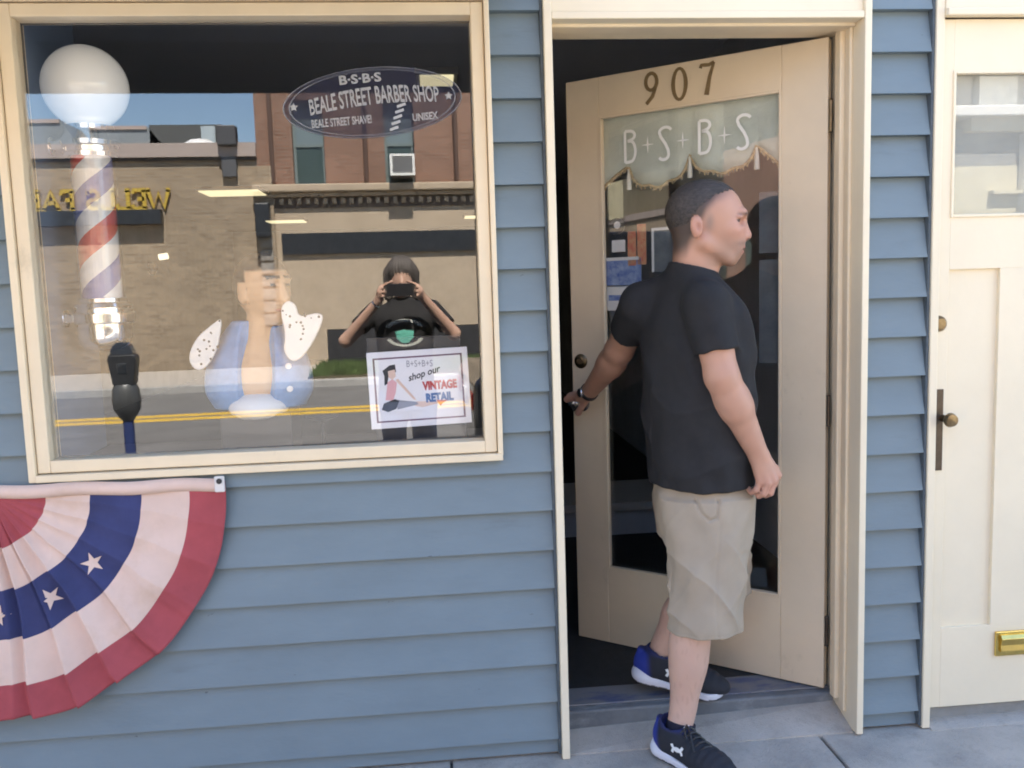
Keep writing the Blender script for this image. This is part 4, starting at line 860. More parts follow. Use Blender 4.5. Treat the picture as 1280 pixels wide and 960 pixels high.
for k, (xa, xb, za, zb) in enumerate(((-9.6, -7.1, 4.68, 5.45), (-6.5, -5.3, 4.68, 5.30))):
    h_ = thing('rooftop_shed', ((xa+xb)/2, -18.6, 4.36), ('wide grey rooftop shed behind the pole globe', 'small grey rooftop shed with sloping side next to the plant box')[k], 'shed')
    mb = MB(); mb.prism([(xa, 4.36), (xb+0.7, 4.36), (xb, zb), (xa, zb)], ((0, -17.9, 0), (1, 0, 0), (0, 0, 1), (0, -1, 0)), 1.4); mb.build('shell', GRF, h_); bx('fascia', CAPM, h_, xa, xb, -17.9, -17.86, zb-0.08, zb)

rb = thing('brown_brick_building', (3.0, FY-5, 0), 'brown brick two storey building with stone ground floor across the street', 'building')
WY = FY
# upper storey in pieces round the window openings
UW = [(-2.06, -1.40), (-0.15, 0.48), (1.75, 2.40), (3.6, 4.25), (5.5, 6.15), (7.3, 7.95)]
xs = [-2.8]+[q for p in UW for q in p]+[9.0]
for i in range(0, len(xs), 2): bx('brick_pier', BRNB, rb, xs[i], xs[i+1], FY-0.6, FY, 3.80, 5.55)
bx('brick_band', BRNB, rb, -2.8, 9.0, FY-0.6, FY, 5.55, 7.2); bx('core', BRNB, rb, -2.8, 9.0, FY-10, FY-0.6, -0.3, 7.1); bx('parapet', STONE, rb, -2.85, 9.05, FY-10, FY+0.1, 7.2, 7.5)
WGL = mat('dull_window_glass', (0.05, 0.075, 0.07), 0.12, spec=0.6); FRM = mat('green_grey_frame', (0.16, 0.20, 0.20), 0.5)
for a, b in UW:
    wn = bx('window', FRM, rb, a, b, FY-0.28, FY-0.22, 4.62, 4.68)
    for d in ((a, a+0.06, 3.8, 5.55), (b-0.06, b, 3.8, 5.55), (a+0.06, b-0.06, 5.49, 5.55), (a+0.06, b-0.06, 3.8, 3.86)): bx('frame', FRM, wn, d[0], d[1], FY-0.28, FY-0.2, d[2], d[3])
    bx('pane', WGL, wn, a+0.05, b-0.05, FY-0.27, FY-0.25, 3.85, 4.62); bx('pane', mat('pale_blind_pane', (0.17, 0.22, 0.24), 0.15), wn, a+0.05, b-0.05, FY-0.25, FY-0.23, 4.68, 5.5)
for x in (-2.48, -0.55, 1.36, 3.2): MB().tube([(x, FY+0.07, 3.86), (x, FY+0.07, 6.6)], 0.045, 8).build('downpipe', mat('rusty_pipe', (0.10, 0.06, 0.045), 0.7), rb)
bx('cornice', STONE, rb, -2.9, 9.1, FY-0.6, FY+0.28, 3.64, 3.80, bevel=0.03); bx('cornice_step', STONE, rb, -2.85, 9.05, FY-0.6, FY+0.16, 3.55, 3.64, bevel=0.02)
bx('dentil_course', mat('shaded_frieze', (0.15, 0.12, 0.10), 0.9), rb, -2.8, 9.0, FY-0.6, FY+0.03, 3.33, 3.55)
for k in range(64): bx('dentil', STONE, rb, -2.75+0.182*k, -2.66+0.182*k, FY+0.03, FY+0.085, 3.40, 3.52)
bx('stone_wall', STONE, rb, -2.8, 9.0, FY-0.6, FY, 0.75, 3.33)
bx('corner_lantern', DKG, rb, -2.86, -2.56, FY+0.15, FY+0.40, 2.72, 3.42, bevel=0.03)
bx('sign_band', DKG, rb, -2.38, 8.5, FY, FY+0.08, 2.36, 2.80)
bx('plinth', mat('painted_recess_shade', (0.03, 0.03, 0.033), 0.5), rb, -1.55, 9.0, FY-0.6, FY+0.04, -0.2, 0.74); bx('plinth_block', STONE, rb, -2.8, -1.55, FY-0.6, FY+0.02, -0.2, 0.75)  # dark base colour stands in for the shadow of a recessed wall foot
for k in range(9): bx('quoin', mat('grey_quoin', (0.26, 0.24, 0.21), 0.9, var=0.2, vscale=6) if k == 0 else bpy.data.materials['grey_quoin'], rb, -2.82, -2.56, FY+0.10, FY+0.14, 0.9+0.27*k, 1.12+0.27*k)
ac = thing('air_conditioner', (0.2, FY+0.25, 3.9), 'white framed air conditioner in the upper brick window', 'air conditioner')
bx('casing', mat('grey_ac_casing', (0.30, 0.30, 0.29), 0.6), ac, -0.03, 0.44, FY-0.25, FY+0.52, 3.93, 4.33, bevel=0.01)
mb = MB(); mb.box(-0.05, 0.0, FY+0.52, FY+0.55, 3.91, 4.35); mb.box(0.41, 0.46, FY+0.52, FY+0.55, 3.91, 4.35); mb.box(0.0, 0.41, FY+0.52, FY+0.55, 4.30, 4.35); mb.box(0.0, 0.41, FY+0.52, FY+0.55, 3.91, 3.96); mb.build('front_frame', mat('white_ac_frame', (0.75, 0.75, 0.72), 0.5), ac)
for k in range(6): bx('louvre', mat('grey_louvre', (0.2, 0.2, 0.2), 0.5) if k == 0 else bpy.data.materials['grey_louvre'], ac, 0.0, 0.41, FY+0.525, FY+0.54, 3.97+0.055*k, 4.005+0.055*k)

gb = thing('beige_building', (16, FY-5, 0), 'beige and grey house with white cornice across the street', 'building')
BEI = mat('beige_stucco', (0.55, 0.50, 0.36), 0.9, var=0.05, vscale=1); GSL = mat('grey_slate_face', (0.20, 0.20, 0.19), 0.85, var=0.1, vscale=3)
bx('wall', BEI, gb, 9.2, 24, FY-8, FY, -0.3, 3.92); bx('upper_wall', GSL, gb, 9.2, 24, FY-8, FY-0.05, 3.92, 4.75); bx('cornice', mat('white_cornice', (0.72, 0.71, 0.68), 0.7), gb, 9.2, 24, FY-8, FY+0.45, 4.95, 5.18, bevel=0.03); bx('cornice_bed', BEI, gb, 12.1, 24, FY-8, FY+0.25, 4.66, 4.95)
bx('roof', GSL, gb, 9.2, 24, FY-8, FY-0.2, 5.18, 7.4); bx('gable', mat('pale_gable', (0.42, 0.42, 0.39), 0.9, var=0.15, vscale=5, bump=0.3, bscale=14), gb, 12.4, 13.3, FY-0.2, FY+0.05, 5.18, 7.0)
bx('post', bpy.data.materials['white_cornice'], gb, 13.42, 13.55, FY, FY+0.3, -0.2, 4.6); bx('ledge', BEI, gb, 12.7, 13.42, FY, FY+0.2, 3.28, 3.36); bx('door', bpy.data.materials['dark_sign_panel'], gb, 13.62, 14.5, FY, FY+0.05, 0.1, 3.1)
far = thing('cream_building', (-46, -20, 0), 'cream rendered building with dark windows down the street', 'building')
CRM = mat('cream_render', (0.60, 0.54, 0.36), 0.9); bx('wall', CRM, far, -70, -34, -21, -16.3, 4.6, 12.0)
for k in range(9):
    for j in range(2): bx('window', WGL, far, -64+3.3*k, -62.7+3.3*k, -16.31, -16.26, 5.6+3*j, 7.4+3*j)

rh = thing('brown_row_house', (-22.5, FY-3, 0), 'tall brown brick house beyond the tan building down the street', 'building')
bx('wall', BRNB, rh, -29.5, -17.0, FY-6, FY+0.3, -0.2, 9.5); bx('cornice', STONE, rh, -29.6, -16.9, FY-6, FY+0.6, 9.5, 9.9)
for k in range(5):
    for j in range(2): bx('window', WGL, rh, -28.6+2.4*k, -27.5+2.4*k, FY+0.3, FY+0.34, 1.2+5.6*j, 3.2+5.6*j)
# ================================================================== people
from mathutils.bvhtree import BVHTree
def clip(prim, p0, nrm):
    """keep the side the normal points away from"""
    lo, hi, fn = prim; p0 = np.array(p0, float); nrm = np.array(nrm, float); nrm /= np.linalg.norm(nrm)
    return lo, hi, lambda X, Y, Z: np.maximum(fn(X, Y, Z), (X-p0[0])*nrm[0]+(Y-p0[1])*nrm[1]+(Z-p0[2])*nrm[2])
def project(V, F, polys, origin, u, v, n, off, far=0.3):
    """drape flat shapes onto a mesh along -n; returns an MB"""
    bv = BVHTree.FromPolygons([Vector(p) for p in V], [tuple(int(i) for i in q) for q in F]); mb = MB()
    for poly in polys:
        c = (sum(p[0] for p in poly)/len(poly), sum(p[1] for p in poly)/len(poly)); k = len(poly); ring_ = [c]+[(c[0]+(p[0]-c[0])*s_, c[1]+(p[1]-c[1])*s_) for s_ in (0.5, 1.0) for p in poly]; out = []
        for p in ring_:
            o = origin+u*p[0]+v*p[1]+n*far; h = bv.ray_cast(Vector(o), Vector(-n)); out.append(np.array(h[0])+n*off if h[0] is not None else origin+u*p[0]+v*p[1])
        mb.add(out, [(0, 1+i, 1+(i+1) % k) for i in range(k)]+[(1+i, 1+k+i, 1+k+(i+1) % k, 1+(i+1) % k) for i in range(k)])
    return mb
def thicken(o, t=0.001): s_ = o.modifiers.new('thick', 'SOLIDIFY'); s_.thickness = t; s_.offset = 0; return o
def fnoise(X, Y, Z, s):
    return (np.sin(X*s+1.7*np.sin(Y*s*0.7)+0.5)*np.sin(Y*s*1.1+1.3*np.sin(Z*s*0.6))*np.sin(Z*s*0.9+1.5*np.sin(X*s*0.8+2))).astype(np.float32)

# ------------------------------------------------------------------ man at the door
man = thing('person', (0.83, 0.06, 0.0), 'man in black T-shirt and khaki shorts pulling the cream door open', 'person')
yaw = radians(-13); HF = np.array([cos(yaw), sin(yaw), 0]); HS = np.array([sin(yaw), -cos(yaw), 0]); HM = np.array([HF, HS, UP]); HC = np.array([0.875, 0.05, 1.71])
hp = lambda f, s_, u: HC+HF*f+HS*s_+UP*u
he = lambda c, r, M=None: ell(hp(*c), r, HM if M is None else M)
fd = Field((0.47, -0.29, 0.06), (1.14, 0.80, 1.875), 0.004)
def build_head(fd):
    fd.add(he((0.000, 0, 0.036), (0.119, 0.083, 0.103)), 0.01); fd.add(he((0.052, 0, -0.028), (0.078, 0.067, 0.096)), 0.03)
    fd.add(cone(hp(0.114, -0.034, 0.030), hp(0.114, 0.034, 0.030), 0.016), 0.015)
    for q in (-1, 1):
        fd.add(cone(hp(-0.005, q*0.058, -0.058), hp(0.070, q*0.028, -0.108), 0.024, 0.020), 0.022); fd.add(he((0.078, q*0.046, -0.020), (0.030, 0.022, 0.022)), 0.02)
    fd.add(he((0.082, 0, -0.112), (0.021, 0.028, 0.021)), 0.014); fd.add(he((0.092, 0, -0.076), (0.028, 0.036, 0.036)), 0.018)
    fd.add(cone(hp(0.118, 0, 0.012), hp(0.130, 0, -0.037), 0.0095, 0.0165), 0.010)
    for q in (-1, 1): fd.add(he((0.120, q*0.012, -0.042), (0.014, 0.010, 0.010)), 0.005)
    fd.add(he((0.116, 0, -0.074), (0.010, 0.024, 0.006)), 0.005); fd.add(he((0.110, 0, -0.089), (0.011, 0.021, 0.007)), 0.005); fd.sub(he((0.126, 0, -0.0815), (0.014, 0.03, 0.0022)), 0.003)
    for q in (-1, 1):
        fd.sub(he((0.117, q*0.042, 0.006), (0.020, 0.024, 0.0125)), 0.010); fd.add(he((0.094, q*0.037, 0.006), (0.013, 0.014, 0.012)), 0.003); fd.add(he((0.101, q*0.040, 0.018), (0.013, 0.022, 0.006)), 0.006)
        fd.add(he((-0.030, q*0.085, -0.012), (0.018, 0.011, 0.032)), 0.006); fd.add(he((-0.036, q*0.090, -0.004), (0.014, 0.008, 0.026)), 0.004); fd.sub(he((-0.024, q*0.099, -0.012), (0.008, 0.010, 0.016)), 0.004); fd.sub(he((-0.037, q*0.101, 0.006), (0.003, 0.006, 0.015)), 0.003)
    fd.add(cone(hp(-0.038, 0, -0.02), hp(-0.036, 0, -0.17), 0.060, 0.066), 0.025); fd.add(cone(hp(0.005, 0, -0.095), hp(-0.03, 0, -0.20), 0.050, 0.060), 0.02)
build_head(fd)
# trunk under the shirt, arms, legs
fd.add(loft([(0.80, 0.866, 0.085, 0.115, 0.145, 5), (0.95, 0.864, 0.085, 0.13, 0.16, 5), (1.1, 0.858, 0.085, 0.15, 0.18, 12), (1.35, 0.853, 0.08, 0.13, 0.185, 26), (1.47, 0.840, 0.072, 0.09, 0.15, 28), (1.54, 0.825, 0.065, 0.068, 0.08, 25)]), 0.02)
RSH, REL, RWR = (0.838, -0.092, 1.455), (0.868, -0.132, 1.245), (0.998, -0.090, 0.990)
fd.add(cone(RSH, REL, 0.060, 0.050), 0.02); fd.add(cone(REL, (0.915, -0.12, 1.15), 0.050, 0.053), 0.02); fd.add(cone((0.905, -0.120, 1.17), RWR, 0.052, 0.032), 0.02)
LSH, LEL, LWR = (0.695, 0.165, 1.455), (0.662, 0.365, 1.300), (0.592, 0.618, 1.118)
fd.add(cone(LSH, LEL, 0.058, 0.049), 0.02); fd.add(cone(LEL, (0.645, 0.45, 1.24), 0.050, 0.050), 0.02); fd.add(cone((0.648, 0.43, 1.25), LWR, 0.050, 0.031), 0.02)
def finger(fd, pts, r0, r1, k=0.004):
    n_ = len(pts)-1
    for i in range(n_): fd.add(cone(pts[i], pts[i+1], r0+(r1-r0)*i/n_, r0+(r1-r0)*(i+1)/n_), k)
# right hand hangs half closed, its back to the street
KN = [(1.062, -0.088, 0.922), (1.044, -0.104, 0.908), (1.021, -0.108, 0.902), (1.000, -0.100, 0.907)]
for i, kn in enumerate(KN):
    fd.add(cone(np.array(RWR)+np.array([0.012-0.008*i, -0.004, 0]), kn, 0.020, 0.0135), 0.010)
FL = [(0.032, 0.024), (0.036, 0.026), (0.034, 0.025), (0.028, 0.020)]
for i, kn in enumerate(KN):
    k_ = np.array(kn); a = k_+np.array([-0.010, 0.004, -FL[i][0]-0.004*(i == 1)]); b = a+np.array([-0.008, 0.022, -0.012]); c = b+np.array([-0.006, 0.016, 0.010]); finger(fd, [k_, a, b, c], 0.0112, 0.0085, 0.003)
finger(fd, [np.array(RWR)+np.array([0.022, 0.012, -0.022]), (1.062, -0.062, 0.935), (1.064, -0.052, 0.903), (1.054, -0.044, 0.880)], 0.017, 0.0095, 0.006)
# left hand closes on the door knob
KB = HINGE+DU*0.944+UP*1.066+DN*0.050; LW = np.array(LWR)
for i in range(4):
    ang = radians(-30+30*i); d1 = UP*cos(ang)+DU*sin(ang)
    k0 = LW+(KB+d1*0.020-LW)*0.45+DN*0.012; fd.add(cone(LW, k0, 0.026, 0.018), 0.014)
    finger(fd, [k0, KB+d1*0.038+DN*0.012, KB+d1*0.040-DN*0.012, KB+d1*0.028-DN*0.030], 0.0140, 0.010, 0.006)
finger(fd, [LW+UP*-0.01, KB-UP*0.030+DN*0.02-DU*0.02, KB-UP*0.036-DN*0.008-DU*0.012], 0.015, 0.0095, 0.006)
fd.add(loft([(0.075, 0.730, -0.078, 0.040, 0.038, 0), (0.14, 0.754, -0.062, 0.0435, 0.041, 0), (0.21, 0.768, -0.052, 0.048, 0.046, 0), (0.30, 0.780, -0.048, 0.063, 0.060, 0), (0.375, 0.786, -0.045, 0.067, 0.064, 0), (0.46, 0.80, -0.04, 0.066, 0.066, 0), (0.60, 0.83, -0.02, 0.08, 0.078, 0), (0.85, 0.862, 0.02, 0.10, 0.09, 0)]), 0.02)
fd.add(cone((0.885, 0.185, 0.84), (0.945, 0.205, 0.54), 0.09, 0.066), 0.03); fd.add(cone((0.945, 0.205, 0.54), (0.830, 0.23, 0.36), 0.062, 0.060), 0.02); fd.add(cone((0.835, 0.23, 0.37), (0.748, 0.243, 0.19), 0.058, 0.040), 0.02)
V, F = fd.nets()
rel = V-HC; hf, hs, hu = rel@HF, rel@HS, rel@UP
SK = np.array([0.50, 0.275, 0.190]); col = np.tile(SK, (len(V), 1)); rn = fnoise(V[:, 0], V[:, 1], V[:, 2], 60.0); col *= (1+0.05*rn)[:, None]
def mixc(c, m_): 
    global col
    col = col*(1-m_[:, None])+np.array(c)*m_[:, None]
head_m = hu > -0.16
mixc((0.60, 0.27, 0.21), 0.35*np.exp(-(((hf-0.115)/0.035)**2+((hu+0.03)/0.035)**2))*head_m)                # ruddy nose and cheek
mixc((0.58, 0.25, 0.19), 0.40*np.exp(-(((hf+0.03)/0.02)**2+((hu+0.01)/0.03)**2))*(np.abs(hs) > 0.07))        # ear
line = np.interp(hf, [-0.13, -0.10, -0.06, -0.025, 0.0, 0.03, 0.075, 0.115], [-0.085, -0.080, -0.055, 0.010, 0.056, 0.086, 0.100, 0.106])
jaw = sst(-0.015, -0.085, hu)*sst(0.0, 0.07, hf+np.where(hu < -0.09, 0.03, 0.0))*sst(-0.14, -0.125, hu)
mixc((0.22, 0.145, 0.11), 0.50*jaw*head_m); mixc((0.16, 0.10, 0.075), 0.55*np.exp(-(((hf-0.112)/0.02)**2+((hu+0.064)/0.008)**2)))                     # stubble, moustache
fade = sst(-0.060+0.022*sst(-0.03, 0.02, hf), 0.010, hu-line)*sst(0.100, 0.015, hf)*head_m*sst(0.030, 0.012, np.hypot(hf+0.03, (hu+0.012)*0.6))**0
ear = (np.hypot((hf+0.031)/0.021, (hu+0.010)/0.036) < 1) & (np.abs(hs) > 0.073)
fade = np.where(ear, 0, fade); mixc((0.045, 0.036, 0.032), 0.93*fade)
side = np.exp(-(((hf-0.010)/0.014)**2+((hu-0.004)/0.030)**2))*(np.abs(hs) > 0.05)*~ear; mixc((0.20, 0.17, 0.155), 0.6*side)
br = np.exp(-((hu-0.0285+0.16*np.clip(np.abs(hs)-0.036, 0, 0.03))/0.0052)**2)*sst(0.060, 0.045, np.abs(hs))*sst(0.010, 0.018, np.abs(hs))*(hf > 0.06); mixc((0.055, 0.035, 0.028), 0.95*br)
ey = (np.hypot((np.abs(hs)-0.041)/0.017, (hu-0.0070)/0.0055) < 1) & (hf > 0.08); mixc((0.05, 0.035, 0.03), 0.9*ey)
mixc((0.30, 0.14, 0.10), 0.55*np.exp(-(((hf+0.026)/0.008)**2+((hu+0.010)/0.016)**2))*ear); mixc((0.13, 0.06, 0.05), 0.7*((np.abs(np.abs(hs)-0.008) < 0.005) & (np.abs(hu+0.051) < 0.004) & (hf > 0.112)))  # shade of ear hollow and nostrils painted into the skin colour
mixc((0.46, 0.18, 0.15), 0.55*((np.abs(hs) < 0.024) & (np.abs(hu+0.0815) < 0.012) & (hf > 0.10)))
mixc((0.62, 0.43, 0.34), 0.55*sst(0.50, 0.42, V[:, 2]))                                                      # paler legs
mixc((0.36, 0.22, 0.16), 0.22*sst(0.2, 0.7, fnoise(V[:, 0], V[:, 1], V[:, 2]*0.4, 210.0))*sst(0.45, 0.40, V[:, 2]))
mixc((0.50, 0.26, 0.20), 0.35*sst(0.945, 0.915, V[:, 2])*(V[:, 0] > 0.95)*(V[:, 2] > 0.8))
mk('body', V, F, vcmat('skin', 0.48, sss=0.08, bump=0.06, bscale=260, spec=0.4), man, smooth=True, cols=col)
# hair cap
h2 = Field((0.73, -0.06, 1.62), (1.03, 0.16, 1.875), 0.0035)
h2.add(he((-0.002, 0, 0.038), (0.1215, 0.0850, 0.1050)), 0.0); X, Y, Z = h2.grid(); gx = (X-HC[0])*HF[0]+(Y-HC[1])*HF[1]; gu = Z-HC[2]+0*gx
ln3 = np.interp(gx, [-0.13, -0.10, -0.07, -0.045, -0.02, 0.0, 0.03, 0.075, 0.115], [-0.055, -0.050, -0.030, 0.022, 0.050, 0.068, 0.090, 0.101, 0.106])
h2.f = np.maximum(h2.f+0.0010*fnoise(X*0.35, Y, Z, 420.0), ((ln3-gu)*0.14+0.0022*fnoise(X, Y, Z, 300.0)).astype(np.float32))
Vh, Fh = h2.nets(); mk('hair', Vh, Fh, mat('short_dark_hair', (0.050, 0.041, 0.036), 0.5, var=0.55, vscale=160, bump=0.5, bscale=420, stretch=(0.3, 1, 1)), man, smooth=True)

# T-shirt
TSH = mat('black_cotton', (0.0225, 0.022, 0.0235), 0.85, var=0.12, vscale=20, bump=0.12, bscale=600, spec=0.3)
def wr_shirt(X, Y, Z, ph):
    a = sst(1.50, 1.30, Z)
    return (0.010*(np.abs(np.sin(Z*15+1.1*np.sin(ph*2+0.6)+0.9*ph))**0.7-0.6)*sst(1.36, 1.10, Z)*sst(0.87, 0.95, Z)+0.004*np.sin(ph*7+Z*9+2*np.sin(Z*14))*a*sst(0.84, 1.0, Z)+0.003*np.sin(ph*15+3*np.sin(Z*9))*sst(1.0, 0.86, Z)).astype(np.float32)
fs = Field((0.56, -0.23, 0.83), (1.08, 0.42, 1.62), 0.005)
fs.add(loft([(0.876, 0.868, 0.085, 0.168, 0.198, 5), (0.95, 0.866, 0.085, 0.169, 0.199, 6), (1.10, 0.860, 0.085, 0.174, 0.202, 12), (1.25, 0.857, 0.085, 0.170, 0.205, 20), (1.37, 0.853, 0.08, 0.156, 0.208, 26), (1.45, 0.844, 0.075, 0.126, 0.196, 28), (1.505, 0.832, 0.068, 0.094, 0.155, 28), (1.55, 0.832, 0.060, 0.080, 0.100, 25), (1.60, 0.838, 0.055, 0.074, 0.074, 20)], wr_shirt), 0.02)
fs.add(cone((0.822, 0.03, 1.530), (0.836, -0.085, 1.475), 0.045, 0.060), 0.03); fs.add(cone((0.80, 0.10, 1.530), (0.700, 0.165, 1.475), 0.045, 0.060), 0.03)
sd_r = np.array(REL)-np.array(RSH); sd_r /= np.linalg.norm(sd_r); sd_l = np.array(LEL)-np.array(LSH); sd_l /= np.linalg.norm(sd_l)
er, el = np.array(RSH)+sd_r*0.140, np.array(LSH)+sd_l*0.145
fs.add(clip(cone(np.array(RSH)+np.array([0, 0.005, 0.0]), er+sd_r*0.05, 0.074, 0.0665), er, sd_r), 0.025); fs.add(clip(cone(np.array(LSH), el+sd_l*0.05, 0.074, 0.066), el, sd_l), 0.025)
X, Y, Z = fs.grid(); fs.f = fs.f+0.0022*fnoise(X, Y, Z, 26.0)+0.0030*np.sin((Z*0.9+(X-0.86)*1.4-(Y-0.08)*0.8)*46+2*np.sin(X*9)).astype(np.float32)*np.exp(-(((Z-1.28)/0.09)**2)).astype(np.float32)*sst(0.72, 0.80, X)
fs.f = np.maximum(fs.f, (Z-(1.597-(X-0.769)*0.27)).astype(np.float32)+0*fs.f)
fs.sub(cone((0.842, 0.052, 1.54), (0.842, 0.05, 1.66), 0.066, 0.069), 0.003)
V, F = fs.nets(); mk('t_shirt', V, F, TSH, man, smooth=True)

# shorts
KHK = mat('khaki_twill', (0.37, 0.305, 0.23), 0.9, var=0.05, vscale=10, bump=0.10, bscale=700, spec=0.25)
def wr_sh(X, Y, Z, ph): return (0.012*(np.abs(np.sin(Z*17+1.6*np.sin(ph+0.7)+1.3*ph))**0.55-0.7)*sst(0.78, 0.62, Z)*sst(0.41, 0.48, Z)+0.006*(np.abs(np.sin(Z*13-1.9*ph+0.5))**0.5-0.75)*sst(0.86, 0.78, Z)*sst(0.42, 0.52, Z)+0.003*np.sin(ph*5+Z*16)+0.002*np.sin(ph*9-Z*23)).astype(np.float32)
fs = Field((0.64, -0.19, 0.36), (1.13, 0.36, 0.95), 0.004)
fs.add(loft([(0.70, 0.868, 0.075, 0.150, 0.170, 3), (0.80, 0.868, 0.083, 0.158, 0.188, 4), (0.86, 0.868, 0.085, 0.152, 0.180, 5), (0.90, 0.868, 0.085, 0.140, 0.168, 5)], wr_sh), 0.02)
fs.add(loft([(0.418, 0.838, -0.040, 0.121, 0.100, 0), (0.50, 0.846, -0.036, 0.119, 0.103, 0), (0.62, 0.856, -0.022, 0.128, 0.108, 0), (0.74, 0.864, 0.0, 0.144, 0.118, 0), (0.84, 0.868, 0.02, 0.15, 0.12, 0)], wr_sh), 0.03)
fs.add(loft([(0.448, 0.978, 0.205, 0.098, 0.092, 0), (0.55, 0.968, 0.205, 0.108, 0.100, 0), (0.68, 0.935, 0.19, 0.126, 0.110, 0), (0.82, 0.885, 0.16, 0.145, 0.12, 0)], wr_sh), 0.03)
X, Y, Z = fs.grid(); fs.f = fs.f+0.003*fnoise(X, Y, Z, 34.0)
# slanted pocket mouth and outer seam
pk = [(0.800, -0.12, 0.852), (0.812, -0.115, 0.815), (0.835, -0.12, 0.792), (0.858, -0.125, 0.800), (0.866, -0.125, 0.852)]
near = (Y < -0.02)
dd = np.minimum.reduce([cone((a[0], 0, a[2]), (b[0], 0, b[2]), 0.0)[2](X, 0*Y, Z) for a, b in zip(pk[:-1], pk[1:])]); fs.f = fs.f+np.where(near, 0.0075*np.exp(-(dd/0.0045)**2), 0).astype(np.float32)
fs.f = fs.f+np.where(near & (Z < 0.79), 0.0018*np.exp(-((X-0.858-0.012*np.sin(Z*9))/0.004)**2), 0).astype(np.float32)+(0.0015*np.exp(-((Z-0.428)/0.003)**2)*(Y < 0.08)).astype(np.float32)
V, F = fs.nets(); mk('shorts', V, F, KHK, man, smooth=True)

